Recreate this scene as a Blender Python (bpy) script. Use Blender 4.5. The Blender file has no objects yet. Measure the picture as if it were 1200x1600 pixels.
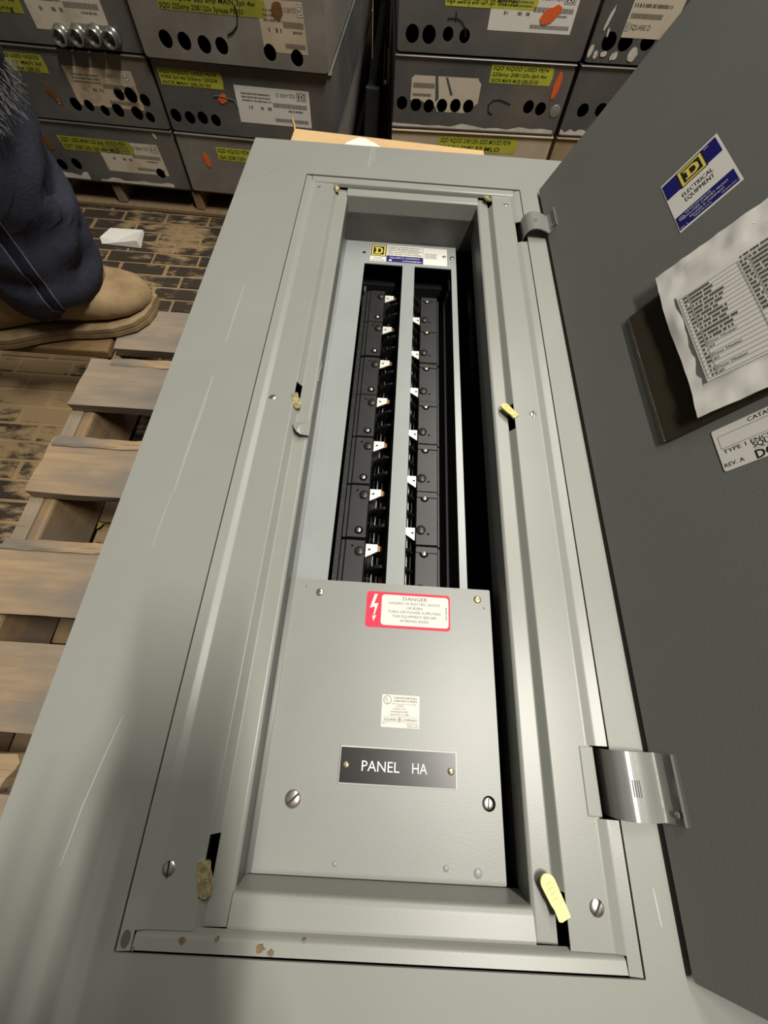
import bpy, bmesh, math, random
from mathutils import Matrix, Vector

random.seed(7)
SC = bpy.context.scene
COL = SC.collection
FLOOR = -0.285          # world z = 0 is the face of the panel front
DECK = -0.155           # top of the pallet deck

# ------------------------------------------------------------------ camera
cd = bpy.data.cameras.new('camera')
cd.sensor_fit = 'VERTICAL'; cd.sensor_height = 36.0
cd.lens = 641.51 / 1600 * 36.0
cd.clip_start = 0.004; cd.clip_end = 60
cam = bpy.data.objects.new('camera', cd); COL.objects.link(cam)
CX = Vector((0.9978, 0.0537, 0.0400)); CY = Vector((0.0657, -0.9000, -0.4309)); CZ = Vector((0.0129, 0.4326, -0.9015))
CPOS = Vector((0.2342, 0.1404, 0.3395))
cam.matrix_world = Matrix(((CX.x, -CY.x, -CZ.x, CPOS.x), (CX.y, -CY.y, -CZ.y, CPOS.y), (CX.z, -CY.z, -CZ.z, CPOS.z), (0, 0, 0, 1)))
SC.camera = cam
# ------------------------------------------------------------------ world, lights, exposure
w = bpy.data.worlds.new('world'); SC.world = w; w.use_nodes = True
w.node_tree.nodes['Background'].inputs[0].default_value = (1.0, 0.93, 0.82, 1)
w.node_tree.nodes['Background'].inputs[1].default_value = 0.16

def area(name, loc, target, sx, sy, power, color=(1, .955, .875)):
    l = bpy.data.lights.new(name, 'AREA'); l.shape = 'RECTANGLE'; l.size = sx; l.size_y = sy
    l.energy = power; l.color = color
    o = bpy.data.objects.new(name, l); COL.objects.link(o); o.location = loc
    o.rotation_euler = (0, math.atan2(loc[0] - target[0], loc[2] - target[2]), 0)      # long side stays along world y
    return o
# one long row of fluorescent tubes overhead to the right, running along the panel's length
area('ceiling_tube_near', (0.97, 0.10, 2.5), (0.33, 0.10, 0), 0.07, 0.9, 72)
area('ceiling_tube_far', (0.97, 2.00, 2.5), (0.33, 2.00, 0), 0.07, 1.8, 50)
SC.view_settings.view_transform = 'Standard'; SC.view_settings.look = 'None'
SC.view_settings.exposure = 0.0; SC.view_settings.gamma = 1.0
SC.view_settings.use_curve_mapping = False

# ------------------------------------------------------------------ materials
def mat(name, color, rough=.5, metal=0.0, spec=.5, var=0.0, vscale=8.0, stretch=(1, 1, 1), color2=None, thr=None,
        bump=0.0, bscale=200.0, coat=0.0):
    m = bpy.data.materials.new(name); m.use_nodes = True
    nt = m.node_tree; b = nt.nodes['Principled BSDF']
    b.inputs['Roughness'].default_value = rough; b.inputs['Metallic'].default_value = metal
    b.inputs['Specular IOR Level'].default_value = spec; b.inputs['Coat Weight'].default_value = coat
    c4 = tuple(color) + (1,)
    b.inputs['Base Color'].default_value = c4
    tc = nt.nodes.new('ShaderNodeTexCoord'); mp = nt.nodes.new('ShaderNodeMapping')
    nt.links.new(tc.outputs['Object'], mp.inputs[0]); mp.inputs['Scale'].default_value = stretch
    if var > 0 or color2:
        n = nt.nodes.new('ShaderNodeTexNoise'); n.inputs['Scale'].default_value = vscale; n.inputs['Detail'].default_value = 6
        n.inputs['Roughness'].default_value = .62
        nt.links.new(mp.outputs[0], n.inputs['Vector'])
        r = nt.nodes.new('ShaderNodeValToRGB')
        lo, hi = thr if thr else (.3, .7)
        r.color_ramp.elements[0].position = lo; r.color_ramp.elements[1].position = hi
        if color2:
            r.color_ramp.elements[0].color = c4; r.color_ramp.elements[1].color = tuple(color2) + (1,)
        else:
            r.color_ramp.elements[0].color = tuple(max(0, x * (1 - var)) for x in color) + (1,)
            r.color_ramp.elements[1].color = tuple(min(1, x * (1 + var)) for x in color) + (1,)
        nt.links.new(n.outputs[0], r.inputs[0]); nt.links.new(r.outputs[0], b.inputs['Base Color'])
    if bump > 0:
        n2 = nt.nodes.new('ShaderNodeTexNoise'); n2.inputs['Scale'].default_value = bscale; n2.inputs['Detail'].default_value = 3
        nt.links.new(mp.outputs[0], n2.inputs['Vector'])
        bp = nt.nodes.new('ShaderNodeBump'); bp.inputs['Strength'].default_value = bump; bp.inputs['Distance'].default_value = .001
        nt.links.new(n2.outputs[0], bp.inputs['Height']); nt.links.new(bp.outputs[0], b.inputs['Normal'])
    return m

def add_layer(m, color, vscale, thr, stretch=(1, 1, 1), off=(0, 0, 0)):
    """mix a second worn colour over the base colour, by noise"""
    nt = m.node_tree; b = nt.nodes['Principled BSDF']
    mix = nt.nodes.new('ShaderNodeMix'); mix.data_type = 'RGBA'
    lk = b.inputs['Base Color'].links
    if lk: nt.links.new(lk[0].from_socket, mix.inputs[6])
    else: mix.inputs[6].default_value = b.inputs['Base Color'].default_value
    mix.inputs[7].default_value = tuple(color) + (1,)
    tc = nt.nodes.new('ShaderNodeTexCoord'); mp = nt.nodes.new('ShaderNodeMapping'); mp.inputs['Scale'].default_value = stretch
    mp.inputs['Location'].default_value = off
    n = nt.nodes.new('ShaderNodeTexNoise'); n.inputs['Scale'].default_value = vscale; n.inputs['Detail'].default_value = 5
    r = nt.nodes.new('ShaderNodeValToRGB'); r.color_ramp.elements[0].position = thr[0]; r.color_ramp.elements[1].position = thr[1]
    nt.links.new(tc.outputs['Object'], mp.inputs[0]); nt.links.new(mp.outputs[0], n.inputs['Vector'])
    nt.links.new(n.outputs[0], r.inputs[0]); nt.links.new(r.outputs[0], mix.inputs[0])
    nt.links.new(mix.outputs[2], b.inputs['Base Color'])
    return m

GREY = (0.270, 0.278, 0.248)
M = {}
M['paint'] = mat('grey_enamel', GREY, .34, 0, .5, var=.05, vscale=5, bump=.05, bscale=900)
add_layer(M['paint'], (.42, .43, .39), 5, (.70, .80), (9, .7, 1))
M['rail'] = mat('rail_enamel', GREY, .33, 0, .42, var=.04, vscale=6, bump=.04, bscale=900)
M['railrust'] = mat('rail_enamel_rusty', GREY, .36, 0, .42, bump=.04, bscale=900)
M['rust'] = mat('rust_stain', (.20, .125, .06), .6, var=.3, vscale=200)
M['scratch'] = mat('scratched_enamel', (.42, .43, .40), .5)
M['faintscratch'] = mat('rubbed_enamel', (.325, .335, .300), .42)
M['cover'] = mat('cover_enamel', (.262, .272, .250), .38, 0, .5, var=.05, vscale=9, bump=.06, bscale=700)
M['dead'] = mat('deadfront_enamel', (.32, .34, .33), .28, .0, .5, var=.05, vscale=14)
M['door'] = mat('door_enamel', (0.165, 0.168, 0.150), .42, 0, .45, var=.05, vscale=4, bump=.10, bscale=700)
M['hinge'] = mat('hinge_enamel', (.25, .255, .235), .24, .2, .6, var=.05, vscale=40)
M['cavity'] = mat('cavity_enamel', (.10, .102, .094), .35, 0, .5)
M['wallshade'] = mat('inner_wall_shade', (.085, .085, .078), .4, 0, .5, var=.3, vscale=14)  # rail grey darkened: shade of the cavity walls put into the colour
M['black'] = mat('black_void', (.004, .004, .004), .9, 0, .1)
M['plastic'] = mat('black_plastic', (.013, .013, .012), .40, 0, .5, var=.3, vscale=60)
M['fin'] = mat('black_fin', (.008, .008, .008), .5, 0, .4)
M['tin'] = mat('tin_plate', (.80, .79, .73), .38, .35, .5, var=.1, vscale=90)
M['steel'] = mat('screw_steel', (.62, .59, .52), .28, .9, .5, var=.3, vscale=220)
M['slotdark'] = mat('screw_slot', (.03, .025, .02), .7)
M['brass'] = mat('brass_clamp', (.48, .38, .20), .34, .8, .5, color2=(.86, .78, .42), vscale=240, thr=(.42, .6))
M['yellowbrass'] = mat('yellow_clamp', (.66, .58, .22), .5, .2, .5, color2=(.40, .34, .12), vscale=260, thr=(.55, .7))
M['copper'] = mat('bus_copper', (.30, .16, .07), .35, .8)
M['white'] = mat('label_white', (.76, .74, .67), .6, 0, .2)
M['cream'] = mat('label_cream', (.62, .55, .43), .55, 0, .4, color2=(.42, .33, .22), vscale=14, thr=(.55, .78))
M['dirtycream'] = mat('label_dirty', (.52, .42, .29), .6, 0, .3, color2=(.22, .14, .07), vscale=22, thr=(.48, .72))
M['ink'] = mat('ink', (.02, .02, .018), .7, 0, .12)
M['inkgrey'] = mat('ink_grey', (.10, .09, .075), .7, 0, .12)
M['red'] = mat('danger_red', (.78, .03, .075), .5, 0, .25)
M['navy'] = mat('logo_blue', (.012, .010, .15), .45)
M['yellow'] = mat('logo_yellow', (.80, .66, .13), .45)
M['nameplate'] = mat('nameplate_black', (.012, .011, .010), .30, 0, .4)
M['engrave'] = mat('engraving_white', (.80, .79, .74), .5)
M['tape'] = mat('marker_tape', (.48, .50, .05), .5, 0, .4, var=.12, vscale=30)
M['tapedull'] = mat('marker_tape_dull', (.30, .30, .035), .55, 0, .4, var=.2, vscale=30)
M['orange'] = mat('orange_paint', (.78, .13, .03), .6)
M['brownmark'] = mat('brown_paint', (.16, .07, .02), .6, var=.3, vscale=80)
M['boxsteel'] = mat('box_steel', (.135, .136, .133), .40, .35, .5, var=.25, vscale=9, bump=.05, bscale=300)
add_layer(M['boxsteel'], (.24, .21, .17), 6, (.5, .8))
M['boxlight'] = mat('box_steel_worn', (.25, .23, .20), .45, .25, .5, var=.25, vscale=10)
M['boxdust'] = mat('box_dusty', (.50, .41, .29), .65, 0, .3, var=.15, vscale=12)
M['boxdark'] = mat('black_shade_and_marks', (.012, .012, .012), .7)  # shade in the boxes and gap, plus drips and the dark metal sheet
M['scuff'] = mat('white_scuff', (.62, .58, .50), .7, 0, .3, var=.2, vscale=60)
M['galv'] = mat('galvanized', (.34, .34, .32), .3, .8, .5, var=.3, vscale=90)
M['card'] = mat('cardboard', (.62, .42, .21), .8, 0, .2, var=.06, vscale=20)
M['ply'] = mat('dusty_board', (.34, .25, .15), .8, 0, .2, var=.25, vscale=9)
M['paper'] = mat('paper', (.80, .78, .72), .6, 0, .3)
def wood(name, c, c2, g=(.12, .11, .095), st=(1.2, 14, 14), gt=(.45, .72), dark=(.10, .065, .035)):
    m = mat(name, c, .75, 0, .25, color2=c2, vscale=7, stretch=st, thr=(.3, .68), bump=.35, bscale=30)
    add_layer(m, g, 5, gt, (1.0, 2.2, 2.2), (4, 1, 0))
    add_layer(m, dark, 9, (.66, .80), (1.5, 26, 12), (1, 7, 3))
    return m
M['deck'] = wood('deck_wood', (.44, .31, .175), (.29, .205, .125), (.205, .175, .14), gt=(.40, .62))
M['deckgrey'] = wood('deck_wood_grey', (.36, .275, .18), (.26, .205, .15), (.17, .155, .135), gt=(.40, .66))
M['string'] = wood('stringer_wood', (.30, .20, .10), (.21, .14, .075), (.20, .16, .12), (14, 1.2, 14))
M['stringgrey'] = wood('stringer_top_wood', (.34, .26, .17), (.26, .21, .15), (.17, .15, .12), (14, 1.2, 14))
M['plank'] = wood('brown_plank', (.26, .15, .06), (.17, .10, .045), (.14, .10, .06))
def floorwood(name, dark, tan, thr):
    m = bpy.data.materials.new(name); m.use_nodes = True; nt = m.node_tree; b = nt.nodes['Principled BSDF']
    b.inputs['Roughness'].default_value = .8; b.inputs['Specular IOR Level'].default_value = .25
    ge = nt.nodes.new('ShaderNodeNewGeometry')
    n1 = nt.nodes.new('ShaderNodeTexNoise'); n1.inputs['Scale'].default_value = 5.5; n1.inputs['Detail'].default_value = 3
    n2 = nt.nodes.new('ShaderNodeTexNoise'); n2.inputs['Scale'].default_value = 46; n2.inputs['Detail'].default_value = 7; n2.inputs['Roughness'].default_value = .7
    mp = nt.nodes.new('ShaderNodeMapping'); mp.inputs['Scale'].default_value = (.45, 1.25, 1)
    nt.links.new(ge.outputs['Position'], n1.inputs['Vector']); nt.links.new(ge.outputs['Position'], mp.inputs[0]); nt.links.new(mp.outputs[0], n2.inputs['Vector'])
    a = nt.nodes.new('ShaderNodeMath'); a.operation = 'MULTIPLY_ADD'; a.inputs[1].default_value = .55
    s = nt.nodes.new('ShaderNodeMath'); s.operation = 'MULTIPLY'; s.inputs[1].default_value = .45
    nt.links.new(n2.outputs[0], s.inputs[0]); nt.links.new(n1.outputs[0], a.inputs[0]); nt.links.new(s.outputs[0], a.inputs[2])
    r = nt.nodes.new('ShaderNodeValToRGB'); e = r.color_ramp.elements
    e[0].position = thr[0]; e[1].position = thr[1]; e[0].color = dark + (1,); e[1].color = tan + (1,)
    nt.links.new(a.outputs[0], r.inputs[0]); nt.links.new(r.outputs[0], b.inputs['Base Color'])
    bp = nt.nodes.new('ShaderNodeBump'); bp.inputs['Strength'].default_value = .5; bp.inputs['Distance'].default_value = .002
    nt.links.new(n2.outputs[0], bp.inputs['Height']); nt.links.new(bp.outputs[0], b.inputs['Normal'])
    return m
M['dirt'] = floorwood('floor_dirt', (.20, .135, .07), (.36, .25, .13), (.35, .6))
M['block'] = floorwood('floor_block_wood', (.040, .030, .021), (.30, .21, .11), (.488, .556))
M['denim'] = mat('navy_denim', (.040, .042, .062), .85, 0, .2, var=.35, vscale=14, bump=.5, bscale=260)
M['denimseam'] = mat('denim_seam', (.012, .014, .03), .85, 0, .2, var=.3, vscale=60)
M['thread'] = mat('pale_thread', (.16, .15, .19), .9)
M['fray'] = mat('frayed_threads', (.11, .105, .10), .9)
M['suede'] = mat('tan_suede', (.33, .235, .125), .85, 0, .2, color2=(.22, .15, .075), vscale=26, thr=(.38, .7), bump=.3, bscale=200)
M['sole'] = mat('boot_sole', (.30, .21, .11), .7, 0, .3, color2=(.20, .14, .07), vscale=30, thr=(.4, .7))
M['skin'] = mat('skin', (.45, .25, .17), .5)
M['shirt'] = mat('dark_jacket', (.03, .032, .036), .85)
M['hair'] = mat('hair', (.03, .02, .012), .6)
M['phone'] = mat('phone_glass', (.01, .01, .012), .15)
M['wall'] = mat('dark_back_wall', (.02, .019, .017), .9, var=.2, vscale=2)
M['leaf'] = mat('dry_leaf', (.34, .33, .08), .7, var=.2, vscale=120)
def plastic_film():
    m = bpy.data.materials.new('brown_film'); m.use_nodes = True; nt = m.node_tree; b = nt.nodes['Principled BSDF']
    b.inputs['Base Color'].default_value = (.06, .048, .03, 1); b.inputs['Roughness'].default_value = .12
    b.inputs['Alpha'].default_value = .55
    return m
M['film'] = plastic_film()

# ------------------------------------------------------------------ mesh helpers
class MB:
    def __init__(s, T=None):
        s.v = []; s.f = []; s.mi = []; s.mats = []; s.T = T or Matrix.Identity(4); s.sm = []
    def m(s, k):
        mt = M[k] if isinstance(k, str) else k
        if mt not in s.mats: s.mats.append(mt)
        return s.mats.index(mt)
    def add(s, vs, fs, k, T=None, smooth=False):
        T = s.T @ T if T is not None else s.T
        o = len(s.v); s.v += [tuple(T @ Vector(p)) for p in vs]
        i = s.m(k)
        for f in fs: s.f.append([a + o for a in f]); s.mi.append(i); s.sm.append(smooth)
    def quad(s, a, b, c, d, k, T=None): s.add([a, b, c, d], [(0, 1, 2, 3)], k, T)
    def box(s, x0, x1, y0, y1, z0, z1, k, T=None):
        s.add([(x0, y0, z0), (x1, y0, z0), (x1, y1, z0), (x0, y1, z0), (x0, y0, z1), (x1, y0, z1), (x1, y1, z1), (x0, y1, z1)],
              [(3, 2, 1, 0), (4, 5, 6, 7), (0, 1, 5, 4), (1, 2, 6, 5), (2, 3, 7, 6), (3, 0, 4, 7)], k, T)
    def rbox(s, x0, x1, y0, y1, z0, z1, r, k, T=None, seg=2):
        bm = bmesh.new(); bmesh.ops.create_cube(bm, size=1)
        for q in bm.verts: q.co = Vector(((x0 + x1) / 2 + q.co.x * (x1 - x0), (y0 + y1) / 2 + q.co.y * (y1 - y0), (z0 + z1) / 2 + q.co.z * (z1 - z0)))
        bmesh.ops.bevel(bm, geom=bm.edges[:], offset=r, segments=seg, affect='EDGES', profile=.5)
        s.bm(bm, k, T)
    def bm(s, bm, k, T=None, smooth=False):
        bm.verts.index_update(); s.add([q.co[:] for q in bm.verts], [[q.index for q in f.verts] for f in bm.faces], k, T, smooth); bm.free()
    def prism(s, pts, z0, z1, k, T=None):
        n = len(pts)
        s.add([(p[0], p[1], z0) for p in pts] + [(p[0], p[1], z1) for p in pts],
              [tuple(range(n - 1, -1, -1)), tuple(range(n, 2 * n))] + [(i, (i + 1) % n, (i + 1) % n + n, i + n) for i in range(n)], k, T)
    def rprism(s, x0, x1, y0, y1, r, z0, z1, k, T=None, n=4): s.prism(rrect(x0, x1, y0, y1, r, n), z0, z1, k, T)
    def lathe(s, prof, k, T=None, n=16, smooth=True):
        vs = []; fs = []
        for (r, z) in prof:
            for i in range(n): a = 2 * math.pi * i / n; vs.append((r * math.cos(a), r * math.sin(a), z))
        for j in range(len(prof) - 1):
            for i in range(n):
                i2 = (i + 1) % n; fs.append((j * n + i, j * n + i2, (j + 1) * n + i2, (j + 1) * n + i))
        fs.append(tuple(range((len(prof) - 1) * n, len(prof) * n))); fs.append(tuple(range(n - 1, -1, -1)))
        s.add(vs, fs, k, T, smooth)
    def tube(s, pts, r, k, n=6, T=None):
        pts = [Vector(p) for p in pts]; vs = []; fs = []
        for i, p in enumerate(pts):
            t = (pts[min(i + 1, len(pts) - 1)] - pts[max(i - 1, 0)]).normalized()
            u = t.cross(Vector((0.3, .2, 1))).normalized(); w_ = t.cross(u)
            for j in range(n): a = 2 * math.pi * j / n; vs.append(tuple(p + (u * math.cos(a) + w_ * math.sin(a)) * r))
        for i in range(len(pts) - 1):
            for j in range(n):
                j2 = (j + 1) % n; fs.append((i * n + j, i * n + j2, (i + 1) * n + j2, (i + 1) * n + j))
        s.add(vs, fs, k, T, True)
    def sheet(s, path, y0, y1, t, k, T=None, smooth=False):
        """extrude an xz path (list of (x,z)) along y with thickness t (downwards along the path normal)"""
        n = len(path); P = [Vector((a, b)) for a, b in path]; N = []
        for i in range(n):
            d = (P[min(i + 1, n - 1)] - P[max(i - 1, 0)]).normalized(); N.append(Vector((-d.y, d.x)))
        lo = [P[i] - N[i] * t for i in range(n)]
        loop = P + lo[::-1]; m = len(loop)
        vs = [(p.x, y0, p.y) for p in loop] + [(p.x, y1, p.y) for p in loop]
        fs = [(i, (i + 1) % m, (i + 1) % m + m, i + m) for i in range(m)]
        for i in range(n - 1): fs += [(i, i + 1, m - 2 - i, m - 1 - i), (m + i, m + i + 1, 2 * m - 2 - i, 2 * m - 1 - i)]
        s.add(vs, fs, k, T, smooth)
    def text(s, t, x, y, h, k, T=None, align='LEFT', shear=0, sx=1.0, z=0.0, bold=0.0, wfit=None):
        vs, fs, wd = text_mesh(t, shear, bold)
        if not vs: return
        sc = h / .72; scx = sc * sx
        if wfit: scx = wfit / wd
        ox = {'LEFT': 0, 'CENTER': -wd * scx / 2, 'RIGHT': -wd * scx}[align]
        s.add([(x + ox + p[0] * scx, y + p[1] * sc, z) for p in vs], fs, k, T)
    def build(s, name, parent=None, loc=None):
        me = bpy.data.meshes.new(name); me.from_pydata(s.v, [], s.f)
        for mt in s.mats: me.materials.append(mt)
        me.polygons.foreach_set('material_index', s.mi)
        me.polygons.foreach_set('use_smooth', s.sm)
        me.update()
        bm = bmesh.new(); bm.from_mesh(me)
        if not getattr(s, 'flat', False): bmesh.ops.recalc_face_normals(bm, faces=bm.faces[:])
        bm.to_mesh(me); bm.free()
        o = bpy.data.objects.new(name, me); COL.objects.link(o)
        if loc is not None: o.location = loc
        if parent is not None: o.parent = parent
        return o

def rrect(x0, x1, y0, y1, r, n=4):
    p = []
    for cx, cy, a0 in ((x1 - r, y1 - r, 0), (x0 + r, y1 - r, 90), (x0 + r, y0 + r, 180), (x1 - r, y0 + r, 270)):
        for i in range(n + 1): a = math.radians(a0 + 90 * i / n); p.append((cx + r * math.cos(a), cy + r * math.sin(a)))
    return p
def circ(cx, cy, r, n=18, ry=None): return [(cx + r * math.cos(2 * math.pi * i / n), cy + (ry or r) * math.sin(2 * math.pi * i / n)) for i in range(n)]

_tc = {}
def text_mesh(t, shear=0, bold=0):
    key = (t, shear, bold)
    if key in _tc: return _tc[key]
    c = bpy.data.curves.new('txt', 'FONT'); c.body = t; c.size = 1.0; c.resolution_u = 2; c.shear = shear; c.offset = bold
    o = bpy.data.objects.new('txt', c); COL.objects.link(o)
    bpy.context.view_layer.update()
    dg = bpy.context.evaluated_depsgraph_get()
    me = bpy.data.meshes.new_from_object(o.evaluated_get(dg))
    vs = [tuple(q.co) for q in me.vertices]; fs = [tuple(p.vertices) for p in me.polygons]
    fs = [f for f in fs if all(-.6 < vs[i][1] < 1.2 for i in f)]; keep = sorted({i for f in fs for i in f}); mp_ = {a: b for b, a in enumerate(keep)}
    vs = [vs[i] for i in keep]; fs = [tuple(mp_[i] for i in f) for f in fs]
    if vs:
        x0 = min(v[0] for v in vs); vs = [(v[0] - x0, v[1], v[2]) for v in vs]; wd = max(v[0] for v in vs)
    else: wd = 1
    bpy.data.objects.remove(o); bpy.data.curves.remove(c); bpy.data.meshes.remove(me)
    _tc[key] = (vs, fs, wd); return _tc[key]

def plate(mb, outer, holes, t, k, T=None):
    """flat sheet with real holes, in local xy, from z=-t to z=0"""
    c = bpy.data.curves.new('pl', 'CURVE'); c.dimensions = '2D'; c.fill_mode = 'BOTH'; c.extrude = t / 2
    for lp in [outer] + holes:
        sp = c.splines.new('POLY'); sp.points.add(len(lp) - 1)
        for i, p in enumerate(lp): sp.points[i].co = (p[0], p[1], 0, 1)
        sp.use_cyclic_u = True
    o = bpy.data.objects.new('pl', c); COL.objects.link(o)
    bpy.context.view_layer.update()
    dg = bpy.context.evaluated_depsgraph_get(); me = bpy.data.meshes.new_from_object(o.evaluated_get(dg))
    mb.add([(q.co.x, q.co.y, q.co.z - t / 2) for q in me.vertices], [tuple(p.vertices) for p in me.polygons], k, T)
    bpy.data.objects.remove(o); bpy.data.curves.remove(c); bpy.data.meshes.remove(me)

def thing(name, label, cat, loc=(0, 0, 0), rz=0, group=None):
    o = bpy.data.objects.new(name, None); COL.objects.link(o); o.empty_display_size = .05
    o.location = loc; o.rotation_euler = (0, 0, rz); o['label'] = label; o['category'] = cat
    if group: o['group'] = group
    return o
def tag(o, label, cat, group=None):
    o['label'] = label; o['category'] = cat
    if group: o['group'] = group
    return o
def lab(o, t): o['label'] = t; return o
TR = Matrix.Translation
def RZ(a): return Matrix.Rotation(a, 4, 'Z')
def RX(a): return Matrix.Rotation(a, 4, 'X')
def RY(a): return Matrix.Rotation(a, 4, 'Y')

def logo_d(mb, x0, x1, y0, y1, z, T=None, fg='yellow', bg='ink'):
    """square frame with a letter D in it"""
    w_ = x1 - x0; h_ = y1 - y0
    def R(a, b, c, d, k, zz): mb.quad((x0 + a * w_, y0 + c * h_, zz), (x0 + b * w_, y0 + c * h_, zz), (x0 + b * w_, y0 + d * h_, zz), (x0 + a * w_, y0 + d * h_, zz), k, T)
    e = .00006
    R(0, 1, 0, 1, bg, z)
    R(.06, .94, .05, .14, fg, z + e); R(.06, .94, .86, .95, fg, z + e); R(.06, .15, .14, .86, fg, z + e); R(.85, .94, .14, .86, fg, z + e)
    o = [(.24, .22), (.62, .22), (.76, .34), (.76, .66), (.62, .78), (.24, .78), (.24, .68), (.33, .68), (.33, .32), (.24, .32)]
    i = [(.45, .33), (.58, .33), (.65, .40), (.65, .60), (.58, .67), (.45, .67)]
    P = [(x0 + a * w_, y0 + b * h_, z + e) for a, b in o]; mb.add(P, [tuple(range(len(P)))], fg, T)
    P = [(x0 + a * w_, y0 + b * h_, z + 2 * e) for a, b in i]; mb.add(P, [tuple(range(len(P)))], bg, T)

def scribble(mb, x0, x1, y, h, k, z, T=None, rnd=random):
    """a line of print too small to read: short dashes"""
    x = x0
    while x < x1 - h * .3:
        l = h * rnd.uniform(.35, .8)
        mb.quad((x, y, z), (min(x + l, x1), y, z), (min(x + l, x1), y + h, z), (x, y + h, z), k, T); x += l + h * rnd.choice((.22, .22, .6))

def barcode(mb, x0, x1, y0, y1, k, z, T=None):
    x = x0; r = random.Random(int(x0 * 1e5))
    while x < x1:
        l = (x1 - x0) * r.uniform(.012, .03); mb.quad((x, y0, z), (x + l, y0, z), (x + l, y1, z), (x, y1, z), k, T); x += l * 1.7

def screw(name, parent, x, y, z, r, k='steel', slot='line', ang=0.6, flat=False, h=None):
    mb = MB(TR((x, y, z)) @ RZ(ang)); h = h or r * .45
    mb.lathe([(r, -.001), (r, h * .3), (r * .92, h * .62), (r * .7, h * .85), (r * .4, h), (.0003, h * 1.02)], k, n=18)
    if slot == 'line':
        mb.box(-r * .86, r * .86, -r * .13, r * .13, h * .78, h * 1.06, 'slotdark')
    elif slot == 'cross':
        mb.box(-r * .5, r * .5, -r * .1, r * .1, h * .9, h * 1.06, 'slotdark'); mb.box(-r * .1, r * .1, -r * .5, r * .5, h * .9, h * 1.061, 'slotdark')
    return mb.build(name, parent)

# ------------------------------------------------------------------ setting
flo = MB(); flo.quad((-3, -2.0, FLOOR - .0022), (3, -2.0, FLOOR - .0022), (3, 3.2, FLOOR - .0022), (-3, 3.2, FLOOR - .0022), 'dirt'); flo.box(-3, 3, -2.0, 3.2, FLOOR - .06, FLOOR - .0072, 'dirt')
floor = flo.build('floor'); floor['kind'] = 'structure'
PITCH = .0385; BL = .104
near = []; rest = []
r_ = random.Random(3)
row = 0; y = -1.2
while y < 2.2:
    offx = (row % 2) * BL * .5 + r_.uniform(-.012, .012); x = -2.0 + offx
    while x < 2.0:
        cx = x + BL / 2; cy = y + PITCH / 2
        inv = (-.86 < cx < .02 and .22 < cy < 1.25)
        (near if inv else rest).append((cx, cy, r_.uniform(-.0014, .0008), r_.uniform(.94, 1.0)))
        x += BL
    y += PITCH; row += 1
b0 = MB(); b0.rbox(-BL / 2 + .0022, BL / 2 - .0022, -PITCH / 2 + .0028, PITCH / 2 - .0028, -.006, 0, .0012, 'block', seg=1)
blk = b0.build('floor_block', floor)
near.sort(key=lambda t: (t[0] + .4) ** 2 + (t[1] - .8) ** 2)
for i, (cx, cy, dz, sx) in enumerate(near[:298]):
    o = blk if i == 0 else blk.copy()
    if i: COL.objects.link(o)
    o.location = (cx, cy, FLOOR + dz); o.scale = (sx, 1, 1)
rb = MB()
for (cx, cy, dz, sx) in rest + near[298:]:
    hx = BL / 2 * sx - .002; hy = PITCH / 2 - .0028; z = FLOOR + dz
    rb.add([(cx - hx, cy - hy, z), (cx + hx, cy - hy, z), (cx + hx, cy + hy, z), (cx - hx, cy + hy, z), (cx - hx, cy - hy, z - .006), (cx + hx, cy - hy, z - .006), (cx + hx, cy + hy, z - .006), (cx - hx, cy + hy, z - .006)],
           [(0, 1, 2, 3), (4, 5, 1, 0), (5, 6, 2, 1), (6, 7, 3, 2), (7, 4, 0, 3)], 'block')
ro = rb.build('floor_blocks_beyond', floor); ro['kind'] = 'stuff'
wb = MB(); wb.box(-3, 3, 3.2, 3.3, FLOOR - .06, 3.0, 'wall'); wo = wb.build('wall_back'); wo['kind'] = 'structure'
for nm, bx in (('unseen_wall_left', (-3.1, -3, -2.0, 3.2)), ('unseen_wall_right', (3, 3.1, -2.0, 3.2)), ('unseen_wall_front', (-3, 3, -2.1, -2.0))):  # unseen side and front walls, added to block low horizon light
    wb = MB(); wb.box(*bx, FLOOR - .06, 3.0, 'wall'); wo = wb.build(nm); wo['kind'] = 'structure'

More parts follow.
